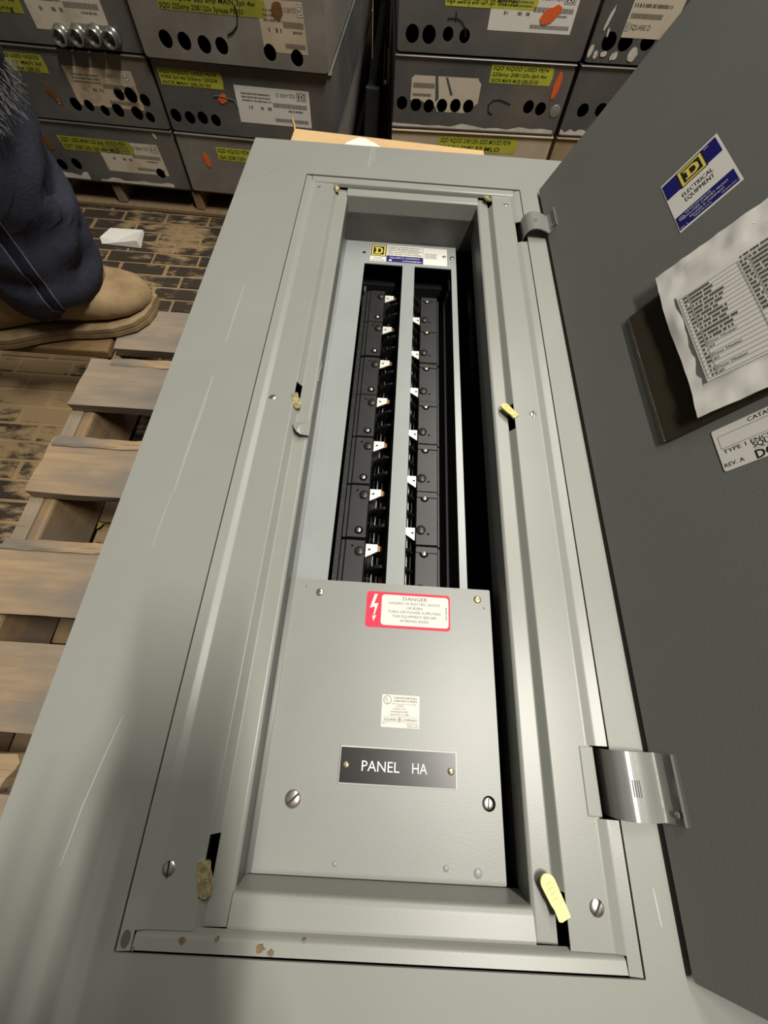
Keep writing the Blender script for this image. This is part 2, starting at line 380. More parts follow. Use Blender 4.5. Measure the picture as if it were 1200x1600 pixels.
# ------------------------------------------------------------------ pallet under the panel
pal = thing('wooden_pallet', 'weathered wooden pallet under the open grey panel', 'pallet', (0, 0, FLOOR))
def board(name, parent, x0, x1, y0, y1, z0, z1, k, ragged=0, notch=None, seed=1, rot=0.0):
    """a sawn board: slightly uneven ends and edges"""
    rr = random.Random(seed); nx = 14; ny = 5; vs = []; fs = []
    for lev in (0, 1):
        for j in range(ny + 1):
            for i in range(nx + 1):
                u = i / nx; v = j / ny; x = x0 + (x1 - x0) * u; yy = y0 + (y1 - y0) * v
                if i == 0: x += rr.uniform(-ragged, ragged) * .35 + ragged * (v - .5)
                if j in (0, ny): yy += rr.uniform(-.0012, .0012)
                z = (z0 if lev == 0 else z1) + (rr.uniform(-.0008, .0008) if lev else 0)
                if lev and (j in (0, ny)): z -= .0012
                vs.append((x, yy, z))
    n = (nx + 1) * (ny + 1); W_ = nx + 1
    for j in range(ny):
        for i in range(nx):
            a = j * W_ + i; fs.append((a + n, a + n + 1, a + n + 1 + W_, a + n + W_)); fs.append((a, a + W_, a + W_ + 1, a + 1))
    for i in range(nx):
        fs.append((i, i + 1, i + 1 + n, i + n)); a = ny * W_ + i; fs.append((a, a + n, a + n + 1, a + 1))
    for j in range(ny):
        a = j * W_; fs.append((a, a + n, a + n + W_, a + W_)); a += nx; fs.append((a, a + W_, a + W_ + n, a + n))
    cx = (x0 + x1) / 2; cy = (y0 + y1) / 2
    mb = MB(); mb.add([(p[0] - cx, p[1] - cy, p[2]) for p in vs], fs, k); o = mb.build(name, parent)
    o.location = (cx, cy, 0); o.rotation_euler = (0, 0, rot)
    return o
DZ = DECK - FLOOR
for i, (ya, yb_, xl_, k) in enumerate(((.637, .727, -.205, 'deckgrey'), (.521, .611, -.232, 'deckgrey'), (.374, .462, -.232, 'deck'), (.217, .308, -.229, 'deck'), (.098, .186, -.229, 'deck'), (-.17, -.08, -.229, 'deck'))):
    board('deck_board', pal, xl_, .74, ya, yb_, DZ - .017, DZ, k, .003, seed=20 + i)
# cracked-off slivers riding on the boards' far edges
for i, (ya, yb_, xl_) in enumerate(((.599, .614, -.196), (.447, .4625, -.226), (.294, .3075, -.227))):
    lab(board('split_sliver', pal, xl_, -.004, ya, yb_, DZ - .002, DZ + .0022 + .0006 * i, 'deck', .003, seed=40 + i, rot=.006), 'split strip of weathered wood')
# the broken board at the lower left: a jagged end
mb = MB(); pts = [(-.140, .079), (-.114, .080), (-.109, .073), (-.111, .066), (-.117, .058), (-.119, .050), (-.134, .038), (-.3, .030), (-.3, .079)]
mb.prism(pts, DZ - .017, DZ, 'deck'); lab(mb.build('broken_board', pal), 'short broken board with a jagged rounded end')
board('deck_board', pal, -.121, .74, -.03, .044, DZ - .019, DZ - .003, 'deck', .004, seed=61)
for xs in (-.240, .10, .40, .70):
    mb = MB(); mb.rbox(xs, xs + .019, -.22, .73, .014, DZ - .0175, .0015, 'stringgrey' if xs < 0 else 'string', seg=1)
    # notches: bulged inner faces seen through the gaps
    s_ = mb.build('stringer', pal)
mb = MB(); mb.rbox(-.108, -.088, -.2, .11, .014, DZ - .0175, .0015, 'deck', seg=1); mb.build('stringer', pal)
mb = MB()
mb.rbox(-.2212, -.205, -.22, .72, .0165, DZ - .019, .004, 'string', seg=2); mb.build('stringer_doubler', pal)
for i, (ya, yb_) in enumerate(((-.18, -.10), (.03, .11), (.20, .275), (.385, .43), (.50, .535), (.66, .73))):
    board('bottom_board', pal, -.236, .73, ya, yb_, .001, .0135, 'string', .003, seed=80 + i)
# long brown plank in line with the pallet's last board, the worker stands on it
pk = MB(); pk.rbox(-.95, -.214, .628, .735, FLOOR + .1135, DECK - .001, .003, 'plank'); pk.rbox(-.93, -.86, .64, .72, FLOOR, FLOOR + .112, .003, 'plank'); pk.rbox(-.62, -.55, .64, .72, FLOOR, FLOOR + .112, .003, 'plank')
tag(pk.build('plank'), 'brown timber plank under the tan boot, left of the pallet', 'plank')

# ------------------------------------------------------------------ the panel
W = .508; YT = .9467; YB = -.155; XL = .0938; XR = .4142; OT = .8545; OB = .0014
pn = thing('electrical_panel', 'large grey electrical panel lying face up with its door open', 'panel', (0, 0, DECK))
def P(mb, name): 
    o = mb.build(name, pn); o.location = (0, 0, -DECK); return o
# cabinet box under the front
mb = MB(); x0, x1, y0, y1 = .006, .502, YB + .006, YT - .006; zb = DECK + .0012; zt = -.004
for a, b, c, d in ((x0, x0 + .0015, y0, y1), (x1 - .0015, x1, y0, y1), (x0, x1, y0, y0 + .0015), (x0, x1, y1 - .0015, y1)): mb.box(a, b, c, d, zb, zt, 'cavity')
mb.box(x0, x1, y0, y1, zb, zb + .0015, 'black')  # black bottom stands in for the deep shade inside the box
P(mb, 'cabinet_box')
# front sheet with its opening and turned-down lips
mb = MB(); plate(mb, rrect(0, W, YB, YT, .0015, 2), [rrect(XL, XR, OB, OT, .0008, 2)], .0016, 'paint')
mb.box(0, .0014, YB, YT, -.016, -.0014, 'paint'); mb.box(W - .0014, W, YB, YT, -.016, -.0014, 'paint'); mb.box(0, W, YT - .0014, YT, -.016, -.0014, 'paint'); mb.box(0, W, YB, YB + .0014, -.016, -.0014, 'paint')
P(mb, 'front_sheet')

# side rails: dished sheet profile from the opening edge inwards (offset, z)
PROF = [(.0007, -.0012), (.0088, -.0022), (.0150, -.0041), (.0424, -.0046), (.0476, -.0114), (.0608, -.0120), (.0628, -.0134), (.0630, -.0165)]
def fil(path, r=.0009, n=4):
    out = [path[0]]
    for i in range(1, len(path) - 1):
        p = Vector(path[i]); a = Vector(path[i - 1]) - p; b = Vector(path[i + 1]) - p
        rr = min(r, a.length * .45, b.length * .45); u = p + a.normalized() * rr; v = p + b.normalized() * rr
        for j in range(n + 1):
            t = j / n; q_ = u * (1 - t) ** 2 + p * 2 * t * (1 - t) + v * t * t; out.append((q_.x, q_.y))
    return out + [path[-1]]
def rail(side, gaps, notch):
    """gaps: y ranges where the second step is cut through; notch: y ranges where the outer strip is cut for the hinges"""
    mb = MB(); ys = sorted({.0110, .8425} | {v for g in gaps for v in g} | {v for g in notch for v in g})
    X = (lambda o: XL + o) if side < 0 else (lambda o: XR - o)
    def run(prof, a, b):
        path = fil([(X(o), z) for o, z in prof])
        if side > 0: path = path[::-1]
        mb.sheet(path, a, b, .0013, 'rail')
    for a, b in zip(ys[:-1], ys[1:]):
        mid = (a + b) / 2; g = any(u < mid < v for u, v in gaps); n = any(u < mid < v for u, v in notch)
        if n:
            run([(.0128, -.0040)] + PROF[2:], a, b)
        elif g:
            run(PROF[:4], a, b); run(PROF[4:], a, b)
        else: run(PROF, a, b)
    # outer strip ends top and bottom
    for a, b in ((OB + .0004, .0110), (.8425, OT - .0012)): run(PROF[:2], a, b)
    return P(mb, 'side_rail')
LG = [(.026, .0590), (.4375, .4555), (.8280, .8425)]
RG = [(.0110, .0390), (.4130, .4460), (.8200, .8425)]
NOT = [(.0800, .1245), (.7300, .7760)]
rl = rail(-1, LG, []); rr2 = rail(1, RG, NOT)
# top and bottom rails
mb = MB()
def ysheet(mb, path, x0, x1, k, t=.0013):
    """profile in (y, z) extruded along x"""
    T = Matrix(((0, 1, 0, 0), (1, 0, 0, 0), (0, 0, 1, 0), (0, 0, 0, 1)))
    mb.sheet(fil(path, .0012), x0, x1, t, k, T)
ysheet(mb, [(OT - .0012, -.0016), (.8430, -.0024), (.8415, -.0040), (.8410, -.0080)][::-1], XL + .0095, XR - .0095, 'rail')
ysheet(mb, [(.8415, -.0085), (.8285, -.0095), (.8265, -.0108), (.8262, -.0330)][::-1], .1562, .3519, 'rail')
P(mb, 'top_rail')
mb = MB()
ysheet(mb, [(OB + .0010, -.0016), (.0090, -.0026), (.0104, -.0046), (.0117, -.0082)], XL + .0095, XR - .0095, 'railrust')
ysheet(mb, [(.0117, -.0078), (.0130, -.0074), (.0255, -.0090), (.0284, -.0104), (.0292, -.0130), (.0296, -.0400)], .1566, .3515, 'railrust')
P(mb, 'bottom_rail')
brl = pn.children[-1]
for i, (x, yy, r) in enumerate(((.1323, .0076, .0023), (.1530, .0088, .0016), (.1800, .0058, .0030), (.1868, .0042, .0022), (.1043, .0030, .0014), (.206, .0100, .0012))):
    rr = random.Random(i); mb = MB(); mb.prism([(x + r * math.cos(a / 11 * 6.283) * rr.uniform(.6, 1.1), yy + .8 * r * math.sin(a / 11 * 6.283) * rr.uniform(.6, 1.1)) for a in range(11)], -.004, -.0012 - (yy - .0024) * .152 + .00022, 'rust'); mb.build('rust_spot', brl)
# rubbed streaks and scratches on the left margin
fs_ = [c for c in pn.children if c.name == 'front_sheet'][0]
def streak(pts, w_, k):
    mb = MB(); L_ = []; n = len(pts)
    for i, p in enumerate(pts):
        ww = w_ * (.25 + .75 * math.sin(math.pi * (i + .5) / n)); L_.append((p[0] - ww / 2, p[1], .00006)); L_.append((p[0] + ww / 2, p[1], .00006))
    mb.add(L_, [(2 * i, 2 * i + 1, 2 * i + 3, 2 * i + 2) for i in range(n - 1)], k); mb.build('scratch', fs_)
streak([(.0485, .45), (.0478, .41), (.0462, .36), (.0455, .31)], .0030, 'faintscratch'); streak([(.0440, .31), (.0425, .28), (.0418, .255)], .0014, 'faintscratch'); streak([(.0418, .2555), (.0430, .2550), (.0455, .2540)], .0006, 'scratch')
streak([(.0590, .1260), (.0545, .1010), (.0500, .072), (.0475, .040)], .0009, 'scratch'); streak([(.052, .60), (.0515, .55), (.051, .50)], .0022, 'faintscratch'); streak([(.046, .885), (.034, .850), (.022, .828), (.004, .80)], .0010, 'faintscratch')
streak([(.4285, .0450), (.4290, .036), (.4296, .026)], .0012, 'scratch')
mb = MB(); mb.prism(circ(.0985, .0072, .0026, 14, .0042), -.0035, -.00118, 'cavity'); mb.build('corner_dimple', brl)
mb = MB(); mb.box(XL + .0618, XL + .0630, .0300, .8420, -.036, -.0150, 'wallshade'); mb.box(XR - .0630, XR - .0618, .0300, .8420, -.036, -.0150, 'wallshade'); P(mb, 'inner_flange')
# notch lips beside the hinges
mb = MB()
mb.rbox(XR - .0208, XR - .0102, .0806, .1239, -.0060, -.0036, .0009, 'rail'); P(mb, 'hinge_cover_plate')
# small bent flap torn from the left rail, and a dent crease
mb = MB(); mb.add([(.1395, .4005, -.0055), (.1575, .4080, -.010), (.158, .3885, -.009), (.1500, .3862, -.0042), (.1455, .3890, -.0030), (.1425, .3935, -.0045), (.148, .398, -.0042)],
       [(0, 1, 6), (1, 2, 3, 6), (6, 3, 4), (6, 4, 5), (6, 5, 0)], 'rail'); o = P(mb, 'bent_flap'); lab(o, 'torn flap of bent grey metal on the left rail')
mb = MB(); mb.tube([(.1563, .498, -.0128), (.1580, .488, -.0120), (.1572, .476, -.0128), (.1569, .466, -.014)], .0007, 'rail'); mb.add([(.1567, .500, -.0126), (.1578, .487, -.0126), (.1566, .488, -.0126)], [(0, 1, 2)], 'black'); P(mb, 'dent_crease')

# screws on the rails
for x, yy, r in ((.1149, .8304, .0038), (.1139, .4314, .0044), (.1139, .0403, .0050), (.3918, .8205, .0042), (.3917, .4324, .0046), (.3918, .0323, .0054)):
    dm = MB(TR((x, yy, 0 + DECK * 0))); dm.lathe([(r * 1.75, -.0063), (r * 1.65, -.0060), (r * 1.3, -.0059), (r * 1.1, -.0061)], 'rail', n=24)
    side = rl if x < .25 else rr2
    o = screw('rail_screw', side, x, yy, -.0058, r, 'steel', 'line', random.uniform(.2, 2.4)); dm.build('screw_dimple', side)
# brass trim clamps that poke out through the slots
def clamp(parent, xa, ya, xb, yb_, wd, k, z=-.0062):
    d = Vector((xb - xa, yb_ - ya)); L = d.length; a = math.atan2(d.y, d.x)
    T = TR(((xa + xb) / 2, (ya + yb_) / 2, z)) @ RZ(a) @ RY(.10)
    pts = []
    for i in range(9): t = -math.pi / 2 + math.pi * i / 8; pts.append((L / 2 - wd / 2 + wd / 2 * math.cos(t), wd / 2 * math.sin(t)))
    pts += [(-L * .12, wd * .46), (-L * .22, wd * .40), (-L / 2 + .001, wd * .46), (-L / 2, wd * .3), (-L / 2, -wd * .36), (-L * .25, -wd * .42)]
    mb = MB(T); mb.prism(pts, 0, .0022, k)
    for i in range(4):
        u = L * (-.05 + .11 * i); mb.rbox(u - L * .018, u + L * .018, -wd * .2, wd * .2, .0020, .0025, .0002, k, seg=1)
    return mb.build('trim_clamp', parent)
clamp(rl, .1385, .8395, .1425, .8255, .0078, 'brass'); clamp(rl, .1362, .4385, .1425, .4205, .0082, 'brass'); clamp(rl, .1355, .0455, .1410, .0265, .0095, 'brass', -.0056)
clamp(rr2, .3708, .8285, .3620, .8400, .0078, 'brass'); clamp(rr2, .3735, .4265, .3600, .4450, .0085, 'yellowbrass'); clamp(rr2, .3700, .0260, .3592, .0478, .0100, 'yellowbrass', -.0056)

# ---- dead front inside
ZD = -.075
mb = MB()
xa, xb, ya, yb_ = .1480, .3600, .2400, .8255
holes = [rrect(.1860, .2462, .2, .7705, .0008, 2), rrect(.2652, .3232, .2, .7705, .0008, 2)]
plate(mb, rrect(.153, .3312, .19, yb_, .0004, 1), [rrect(.1862, .2464, .20, .7708, .0008, 2), rrect(.2652, .3232, .20, .7708, .0008, 2), circ(.1835, .7975, .0028)], .0014, 'dead', TR((0, 0, ZD)))
def curl(x, sgn, top): return [(x + sgn * .0045, ZD)] + [(x + sgn * (.0045 - .0045 * math.sin(a)), ZD + .0055 * (1 - math.cos(a))) for a in (.4, .8, 1.2, 1.5)] + [(x - sgn * .0008, top)]
mb.sheet(curl(.1490, 1, -.036)[::-1], .19, yb_, .0012, 'dead', smooth=True)
mb.box(.3304, .3312, .19, yb_, ZD - .016, ZD - .0012, 'dead')
df = P(mb, 'dead_front')
mb = MB(); mb.box(.147, .361, yb_, yb_ + .0015, ZD - .004, -.0335, 'wallshade'); P(mb, 'upper_end_wall')
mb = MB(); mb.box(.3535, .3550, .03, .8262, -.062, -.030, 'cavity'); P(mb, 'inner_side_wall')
T0 = TR((0, 0, ZD + .0001))
mb = MB(T0)
mb.quad((.1940, .7776, 0), (.2195, .7776, 0), (.2195, .8190, 0), (.1940, .8190, 0), 'white'); logo_d(mb, .1946, .2190, .7900, .8186, .00008)
mb.text('NQOD', .2068, .7838, .0032, 'ink', align='CENTER', z=.0001); scribble(mb, .1955, .218, .7795, .0018, 'inkgrey', .0001)
df_l = mb.build('rating_sticker', df); lab(df_l, 'small white sticker with a gold square letter D')
mb = MB(T0)
mb.quad((.2197, .7776, 0), (.2782, .7776, 0), (.2782, .8200, 0), (.2197, .8200, 0), 'white'); mb.quad((.2199, .7778, .00008), (.2781, .7778, .00008), (.2781, .7935, .00008), (.2199, .7935, .00008), 'navy')
mb.text('SQUARE D COMPANY', .249, .7868, .0038, 'engrave', align='CENTER', z=.00014, wfit=.048); scribble(mb, .246, .275, .7805, .0022, 'engrave', .00014); mb.quad((.224, .780, .00014), (.2285, .780, .00014), (.2285, .7835, .00014), (.224, .7835, .00014), 'white')
for i in range(5): scribble(mb, .2215, .2765 - .006 * (i % 2), .7965 + i * .0045, .0021, 'inkgrey', .0001)
lab(mb.build('company_sticker', df), 'white and navy maker sticker')
mb = MB(T0); mb.quad((.2788, .7768, 0), (.3168, .7768, 0), (.3168, .8195, 0), (.2788, .8195, 0), 'paper')
for i in range(5): scribble(mb, .2808, .3005, .7925 + i * .0028, .0013, 'inkgrey', .0001)
mb.build('blank_sticker', df)
screw('dead_front_screw', df, .3122, .7990, ZD + .0004, .0028, 'steel', 'line'); screw('dead_front_screw', df, .3246, .7975, ZD + .0004, .0036, 'steel', 'line')

# ---- breaker bus behind the slots
ZI = -.100
base = MB(); base.box(.170, .340, .19, .82, -.1375, -.133, 'fin'); base.box(.2440, .2690, .2, .76, -.133, -.106, 'fin')
base.box(.180, .335, .772, .80, -.133, -.112, 'plastic'); base.rbox(.1868, .1905, .74, .752, -.12, -.100, .001, 'galv', seg=1); base.rbox(.3195, .3235, .74, .752, -.12, -.100, .001, 'galv', seg=1)
bo = P(base, 'bus_base')
LS = [.682, .611, .538, .468, .397, .326, .254]; RS = [.724, .6555, .583, .5136, .4428, .373, .302, .231]
def bus_block(side, ys, top):
    x0, x1 = (.1985, .2215) if side < 0 else (.2785, .3045)
    mb = MB(); ya, yb_ = (ys - .0095, ys + .0605) if side < 0 else (ys - .0610, ys + .0085)
    mb.rbox(x0, x1, ya + .0003, yb_ - .0003, -.128, ZI, .0009, 'plastic', seg=1)
    if side < 0: mb.rbox(.1935, .1983, ya + .0003, yb_ - .0003, -.128, ZI - .0015, .0006, 'plastic', seg=1)
    else:
        mb.rbox(x0 + .0005, x1 - .0005, ys + .0005 + .0002, ys + .0082, ZI - .002, ZI + .0012, .0004, 'plastic', seg=1)
        mb.rbox(.3047, .3075, ya, yb_, -.128, ZI - .004, .0006, 'plastic', seg=1)
    bx = (x1 - .0062) if side < 0 else (x0 + .0062)
    by = (ys + .0465) if side < 0 else (ys - .0420 + .0)
    mb.lathe([(.0056, ZI - .001), (.0056, ZI + .0014), (.0049, ZI + .0022), (.0003, ZI + .0022)], 'plastic', TR((bx, by, 0)), n=18)
    mb.lathe([(.0013, ZI), (.0013, ZI + .0004), (.0003, ZI + .0004)], 'black', TR((bx - side * .0 + (-.0085 if side < 0 else .0085), by + (.006 if side < 0 else -.0045), 0)), n=8)
    sx = .2125 if side < 0 else .2885
    mb.lathe([(.0050, ZI - .001), (.0050, ZI + .0003), (.0040, ZI + .0004), (.0003, ZI + .0004)], 'black', TR((sx, ys, 0)), n=18)
    o = P(mb, 'breaker_mount')
    s_ = screw('mount_screw', o, sx, ys, ZI + .0003, .0031, 'steel', 'cross', .3, h=.0014)
    return o
for v in LS: bus_block(-1, v, 0)
for v in RS: bus_block(1, v, 0)
LT = [.727, .657, .588, .518, .4455, .3746, .3028]; RT = [.682, .6106, .540, .4675, .397, .3266]
def tab(side, yy, lo):
    mb = MB(); z = -.102 - lo
    if side < 0: pts = [(.2222, yy - .0085), (.2222, yy + .0075), (.2355, yy + .0075), (.2355, yy - .001)]
    else: pts = [(.2778, yy - .0085), (.2640, yy + .001), (.2640, yy + .0075), (.2778, yy + .0075)]
    mb.prism(pts, z - .0014, z, 'tin'); hx = .2262 if side < 0 else .2752
    mb.prism(circ(hx, yy + .001, .0017, 10, .0013), z, z + .00012, 'slotdark'); mb.prism(circ(hx + (.006 if side < 0 else -.006), yy + .001, .0012, 10), z, z + .0003, 'tin')
    if side < 0: mb.prism([(.2356, yy - .001), (.2356, yy + .0065), (.2405, yy + .0055), (.2405, yy)], z - .003, z - .001, 'copper')
    return P(mb, 'contact_tab')
for v in LT: tab(-1, v, 0)
for v in RT: tab(1, v, 0)
def fins(side, yy):
    """the pair of curved black insulating fins between two contact tabs, with the bright stabs between them"""
    mb = MB(); xo = .2225 if side < 0 else .2775; s = 1 if side < 0 else -1
    for dy, top in ((-.0215, -.0925), (-.044, -.0925)):
        pts = []
        for i in range(9):
            a = math.pi * i / 8; pts.append((xo + s * (.0005 + .0225 * i / 8), -.118 + (.118 + top) * math.sin(a * .5 + .25) ** .7))
        pts += [(xo + s * .023, -.132), (xo + s * .0005, -.132)]
        T = Matrix(((1, 0, 0, 0), (0, 0, 1, yy + dy), (0, 1, 0, 0), (0, 0, 0, 1)))
        mb.prism(pts, -.0016, .0016, 'fin', T)
    for dy in (-.0105, -.0325, -.0535):
        mb.box(xo + s * .0030, xo + s * .0036, yy + dy - .0075, yy + dy + .0075, -.132, -.112, 'plastic'); mb.box(xo + s * .0075, xo + s * .0085, yy + dy - .006, yy + dy + .006, -.132, -.109, 'galv'); mb.box(xo + s * .013, xo + s * .0145, yy + dy - .006, yy + dy + .006, -.132, -.114, 'galv')
    mb.box(min(xo + s * .0165, xo + s * .0205), max(xo + s * .0165, xo + s * .0205), yy - .039, yy - .026, -.132, -.116, 'copper')
    return P(mb, 'insulator_fins')
for v in LT: fins(-1, v)
for v in [.752] + RT: fins(1, v)
mb = MB(); mb.box(.1868, .1925, .19, .745, -.126, -.106, 'plastic')
for i in range(22): mb.rbox(.1886, .1900, .225 + i * .0228, .2264 + i * .0228, -.1065, -.1054, .0003, 'galv', seg=1)
P(mb, 'neutral_strip')

# ---- lower cover plate with its labels
ZC = -.040
mb = MB(); plate(mb, rrect(.1600, .3440, .0300, .2475, .001, 2), [circ(.3339, .0791, .0052, 18)], .0014, 'cover', TR((0, 0, ZC)))
def curlc(x, sgn): return [(x + sgn * .0045, ZC)] + [(x + sgn * (.0045 - .0045 * math.sin(a)), ZC + .005 * (1 - math.cos(a))) for a in (.3, .6, .9, 1.2, 1.5)] + [(x - sgn * .0004, ZC + .014)]
mb.sheet(curlc(.1557, 1)[::-1], .0300, .2475, .0012, 'cover', smooth=True); mb.box(.3428, .3440, .0300, .2475, ZC - .020, ZC - .0012, 'cover')
mb.box(.158, .3428, .2462, .2475, ZC - .034, ZC - .001, 'cover')
cv = P(mb, 'cover_plate')
screw('cover_screw', cv, .1845, .2356, ZC, .0036, 'steel', 'cross', .5); screw('cover_screw', cv, .3321, .2378, ZC, .0036, 'brass', 'cross', .7)
lab(screw('quarter_turn_screw', cv, .1834, .0753, ZC, .0062, 'steel', 'line', .75, h=.0022), 'large slotted screw')
screw('quarter_turn_screw', cv, .3339, .0788, ZC - .0022, .0042, 'steel', 'line', 1.5, h=.001)
for x, yy, r in ((.3002, .0385, .0022), (.3235, .0366, .0032), (.2191, .0376, .0018), (.172, .2405, .0016), (.3378, .2300, .0010)):
    mb = MB(TR((x, yy, ZC))); mb.lathe([(r, -.0004), (r * .95, .0002), (r * .75, .0005), (.0003, .0006)], 'cover', n=14); mb.build('rivet', cv)
T0 = TR((0, 0, ZC + .0001))
mb = MB(T0); A = (.2285, .3060, .2068, .2396)
mb.rprism(A[0], A[1], A[2], A[3], .003, -.0001, .0001, 'red'); mb.rprism(.2425, .3045, .2093, .2372, .0028, .0001, .00016, 'white')
mb.text('DANGER', .2735, .2325, .0034, 'inkgrey', align='CENTER', z=.0002, wfit=.0225)
for i, (t, wf) in enumerate((('HAZARD OF ELECTRIC SHOCK', .0475), ('OR BURN', .0145), ('TURN OFF POWER SUPPLYING', .0485), ('THIS EQUIPMENT BEFORE', .0405), ('WORKING INSIDE', .0265))):
    mb.text(t, .2730, .2285 - i * .00395, .0024, 'inkgrey', align='CENTER', z=.0002, wfit=wf)
scribble(mb, .2190, .2300, 0, .0011, 'inkgrey', .0002, Matrix(((0, -1, 0, .3030), (1, 0, 0, -.002), (0, 0, 1, 0), (0, 0, 0, 1))))
bolt = [(.2362, .2372), (.2392, .2372), (.2362, .2282), (.2402, .2287), (.2370, .2172), (.2388, .2174), (.2363, .2122), (.2350, .2174), (.2360, .2168), (.2372, .2255), (.2325, .2238)]
mb.add([(a - .0006, b, .0002) for a, b in bolt], [(0, 10, 2, 1), (10, 9, 3, 2), (9, 8, 4, 3), (7, 6, 5), (8, 7, 5, 4)], 'white')
lab(mb.build('danger_label', cv), 'red and white label reading DANGER with a lightning arrow')
mb = MB(T0); mb.rprism(.2474, .2790, .1274, .1519, .0004, -.0001, .0001, 'white', n=1)
z = .00016
mb.prism(circ(.2520, .1478, .0034, 20), .0001, z, 'inkgrey'); mb.prism(circ(.2520, .1478, .0030, 20), z, z + .00005, 'white'); mb.text('U', .2500, .1473, .0026, 'ink', z=z + .0001, sx=.7); mb.text('L', .2518, .1453, .0026, 'ink', z=z + .0001, sx=.7)
mb.text('UNDERWRITERS', .2573, .1489, .0016, 'ink', z=z, wfit=.0195); mb.text('LABORATORIES', .2573, .1466, .0016, 'ink', z=z, wfit=.0195); mb.box(.2555, .2730, .1449, .1451, .0001, z, 'ink'); mb.text('INC.', .2740, .1445, .0010, 'ink', z=z)
for i, (t, wf) in enumerate((('LISTED', .006), ('CLASS CTL.', .011), ('PANELBOARD', .0145), ('ISSUE NO. E-1485', .0155))): mb.text(t, .2625, .1429 - i * .0022, .0014, 'inkgrey', align='CENTER', z=z, wfit=wf)
mb.box(.2480, .2775, .1353, .13545, .0001, z, 'inkgrey'); mb.text('SQUARE', .2495, .1323, .0019, 'ink', z=z, wfit=.0105); mb.text('COMPANY', .2648, .1323, .0019, 'ink', z=z, wfit=.0125)
logo_d(mb, .2613, .2638, .1319, .1348, z, None, 'white', 'inkgrey'); mb.box(.2480, .2775, .1314, .13155, .0001, z, 'inkgrey'); mb.text('REV. C', .2484, .1297, .0011, 'inkgrey', z=z); mb.text('MADE IN USA', .2778, .1297, .0011, 'inkgrey', z=z, align='RIGHT'); mb.text('NM020-294-01', .2778, .1280, .0011, 'inkgrey', z=z, align='RIGHT')
lab(mb.build('approval_label', cv), 'small square white approval label')
mb = MB(TR((0, 0, ZC))); mb.rbox(.2162, .3092, .0869, .1127, 0, .0018, .0007, 'engrave', seg=1); mb.box(.2170, .3084, .0877, .1119, .0016, .00185, 'nameplate')
mb.text('PANEL', .2340, .0962, .0074, 'engrave', z=.0020, wfit=.0298); mb.text('HA', .2738, .0962, .0074, 'engrave', z=.0020, wfit=.0118)
npl = mb.build('nameplate', cv); lab(npl, 'black engraved nameplate reading PANEL HA')
screw('nameplate_screw', cv, .2217, .0998, ZC + .0018, .0023, 'brass', 'line', .9); screw('nameplate_screw', cv, .3044, .0991, ZC + .0018, .0026, 'brass', 'line', .4)

# ------------------------------------------------------------------ door (part of the panel), opened about 117 degrees
DT = Matrix(((.4489, 0, -.8936, .4402), (0, 1, 0, 0), (.8936, 0, .4489, .005), (0, 0, 0, 1)))   # local x = up the door, y = along, z = inner face normal
S1 = .345; D0 = .0036; D1 = .8468
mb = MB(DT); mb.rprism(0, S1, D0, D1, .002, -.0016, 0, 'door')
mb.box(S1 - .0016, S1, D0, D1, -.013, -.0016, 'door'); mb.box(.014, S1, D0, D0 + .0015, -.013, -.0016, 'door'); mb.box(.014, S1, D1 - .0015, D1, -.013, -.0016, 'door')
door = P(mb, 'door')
TD = DT @ TR((0, 0, .0002)); Z1 = .00012; Z2 = .0002
# hinges
HP = [(.4072, -.0120), (.4078, .0030), (.4110, .0100), (.4170, .0138), (.4260, .0142), (.4350, .0116), (.4408, .0088), (.4432, .0126), (.4462, .0196), (.4452, .0208)]
for a, b in ((.0820, .1230), (.7345, .7735)):
    mb = MB(); mb.sheet(fil(HP, .004, 5), a, b, .0014, 'hinge')
    for i in range(4): mb.rbox(.4190 + i * .0016, .4195 + i * .0016, a + .014, b - .017, .0128, .01455 if i else .0144, .0002, 'hinge', seg=1)
    mb.lathe([(.0022, 0), (.0019, .0006), (.0003, .0007)], 'hinge', DT @ TR((.0123, a + .006, .0014)), n=12)
    mb.build('door_hinge', door)
mb = MB(TD)
def q(mb, a, b, c, d, k, z): mb.quad((a, c, z), (b, c, z), (b, d, z), (a, d, z), k)
q(mb, .1266, .1766, .5535, .6300, 'white', 0); q(mb, .1274, .1746, .6045, .6275, 'navy', Z1); q(mb, .1274, .1746, .5560, .5742, 'navy', Z1)
logo_d(mb, .1400, .1630, .6030, .6270, Z2); mb.text('TM', .1640, .6235, .0022, 'engrave', z=Z2)
mb.text('ELECTRICAL', .1512, .5915, .0058, 'ink', align='CENTER', z=Z1, wfit=.0255); mb.text('EQUIPMENT', .1512, .5835, .0058, 'ink', align='CENTER', z=Z1, wfit=.0240)
mb.prism(circ(.1318, .5690, .0024, 14), Z1, Z2, 'engrave'); mb.prism(circ(.1318, .5690, .0020, 14), Z2, Z2 + .00004, 'navy'); mb.text('UL', .1304, .5675, .003, 'engrave', z=Z2 + .0001, sx=.6)
mb.text('UNDERWRITERS LABORATORIES INC. LISTED', .1350, .5703, .0022, 'engrave', z=Z2, wfit=.0215)
mb.text('ENCLOSED CABINET FRONT', .1330, .5660, .0026, 'engrave', z=Z2, wfit=.036); mb.text('SQUARE D COMPANY', .1370, .5615, .0026, 'engrave', z=Z2, wfit=.028); mb.text('MADE IN U.S.A.', .1400, .5580, .0020, 'engrave', z=Z2, wfit=.014); mb.text('REV. C', .1282, .5570, .0016, 'engrave', z=Z2); mb.text('NM020-294-1', .1740, .5580, .0016, 'engrave', align='RIGHT', z=Z2)
lab(mb.build('maker_label', door), 'white and navy label with a yellow square letter D')
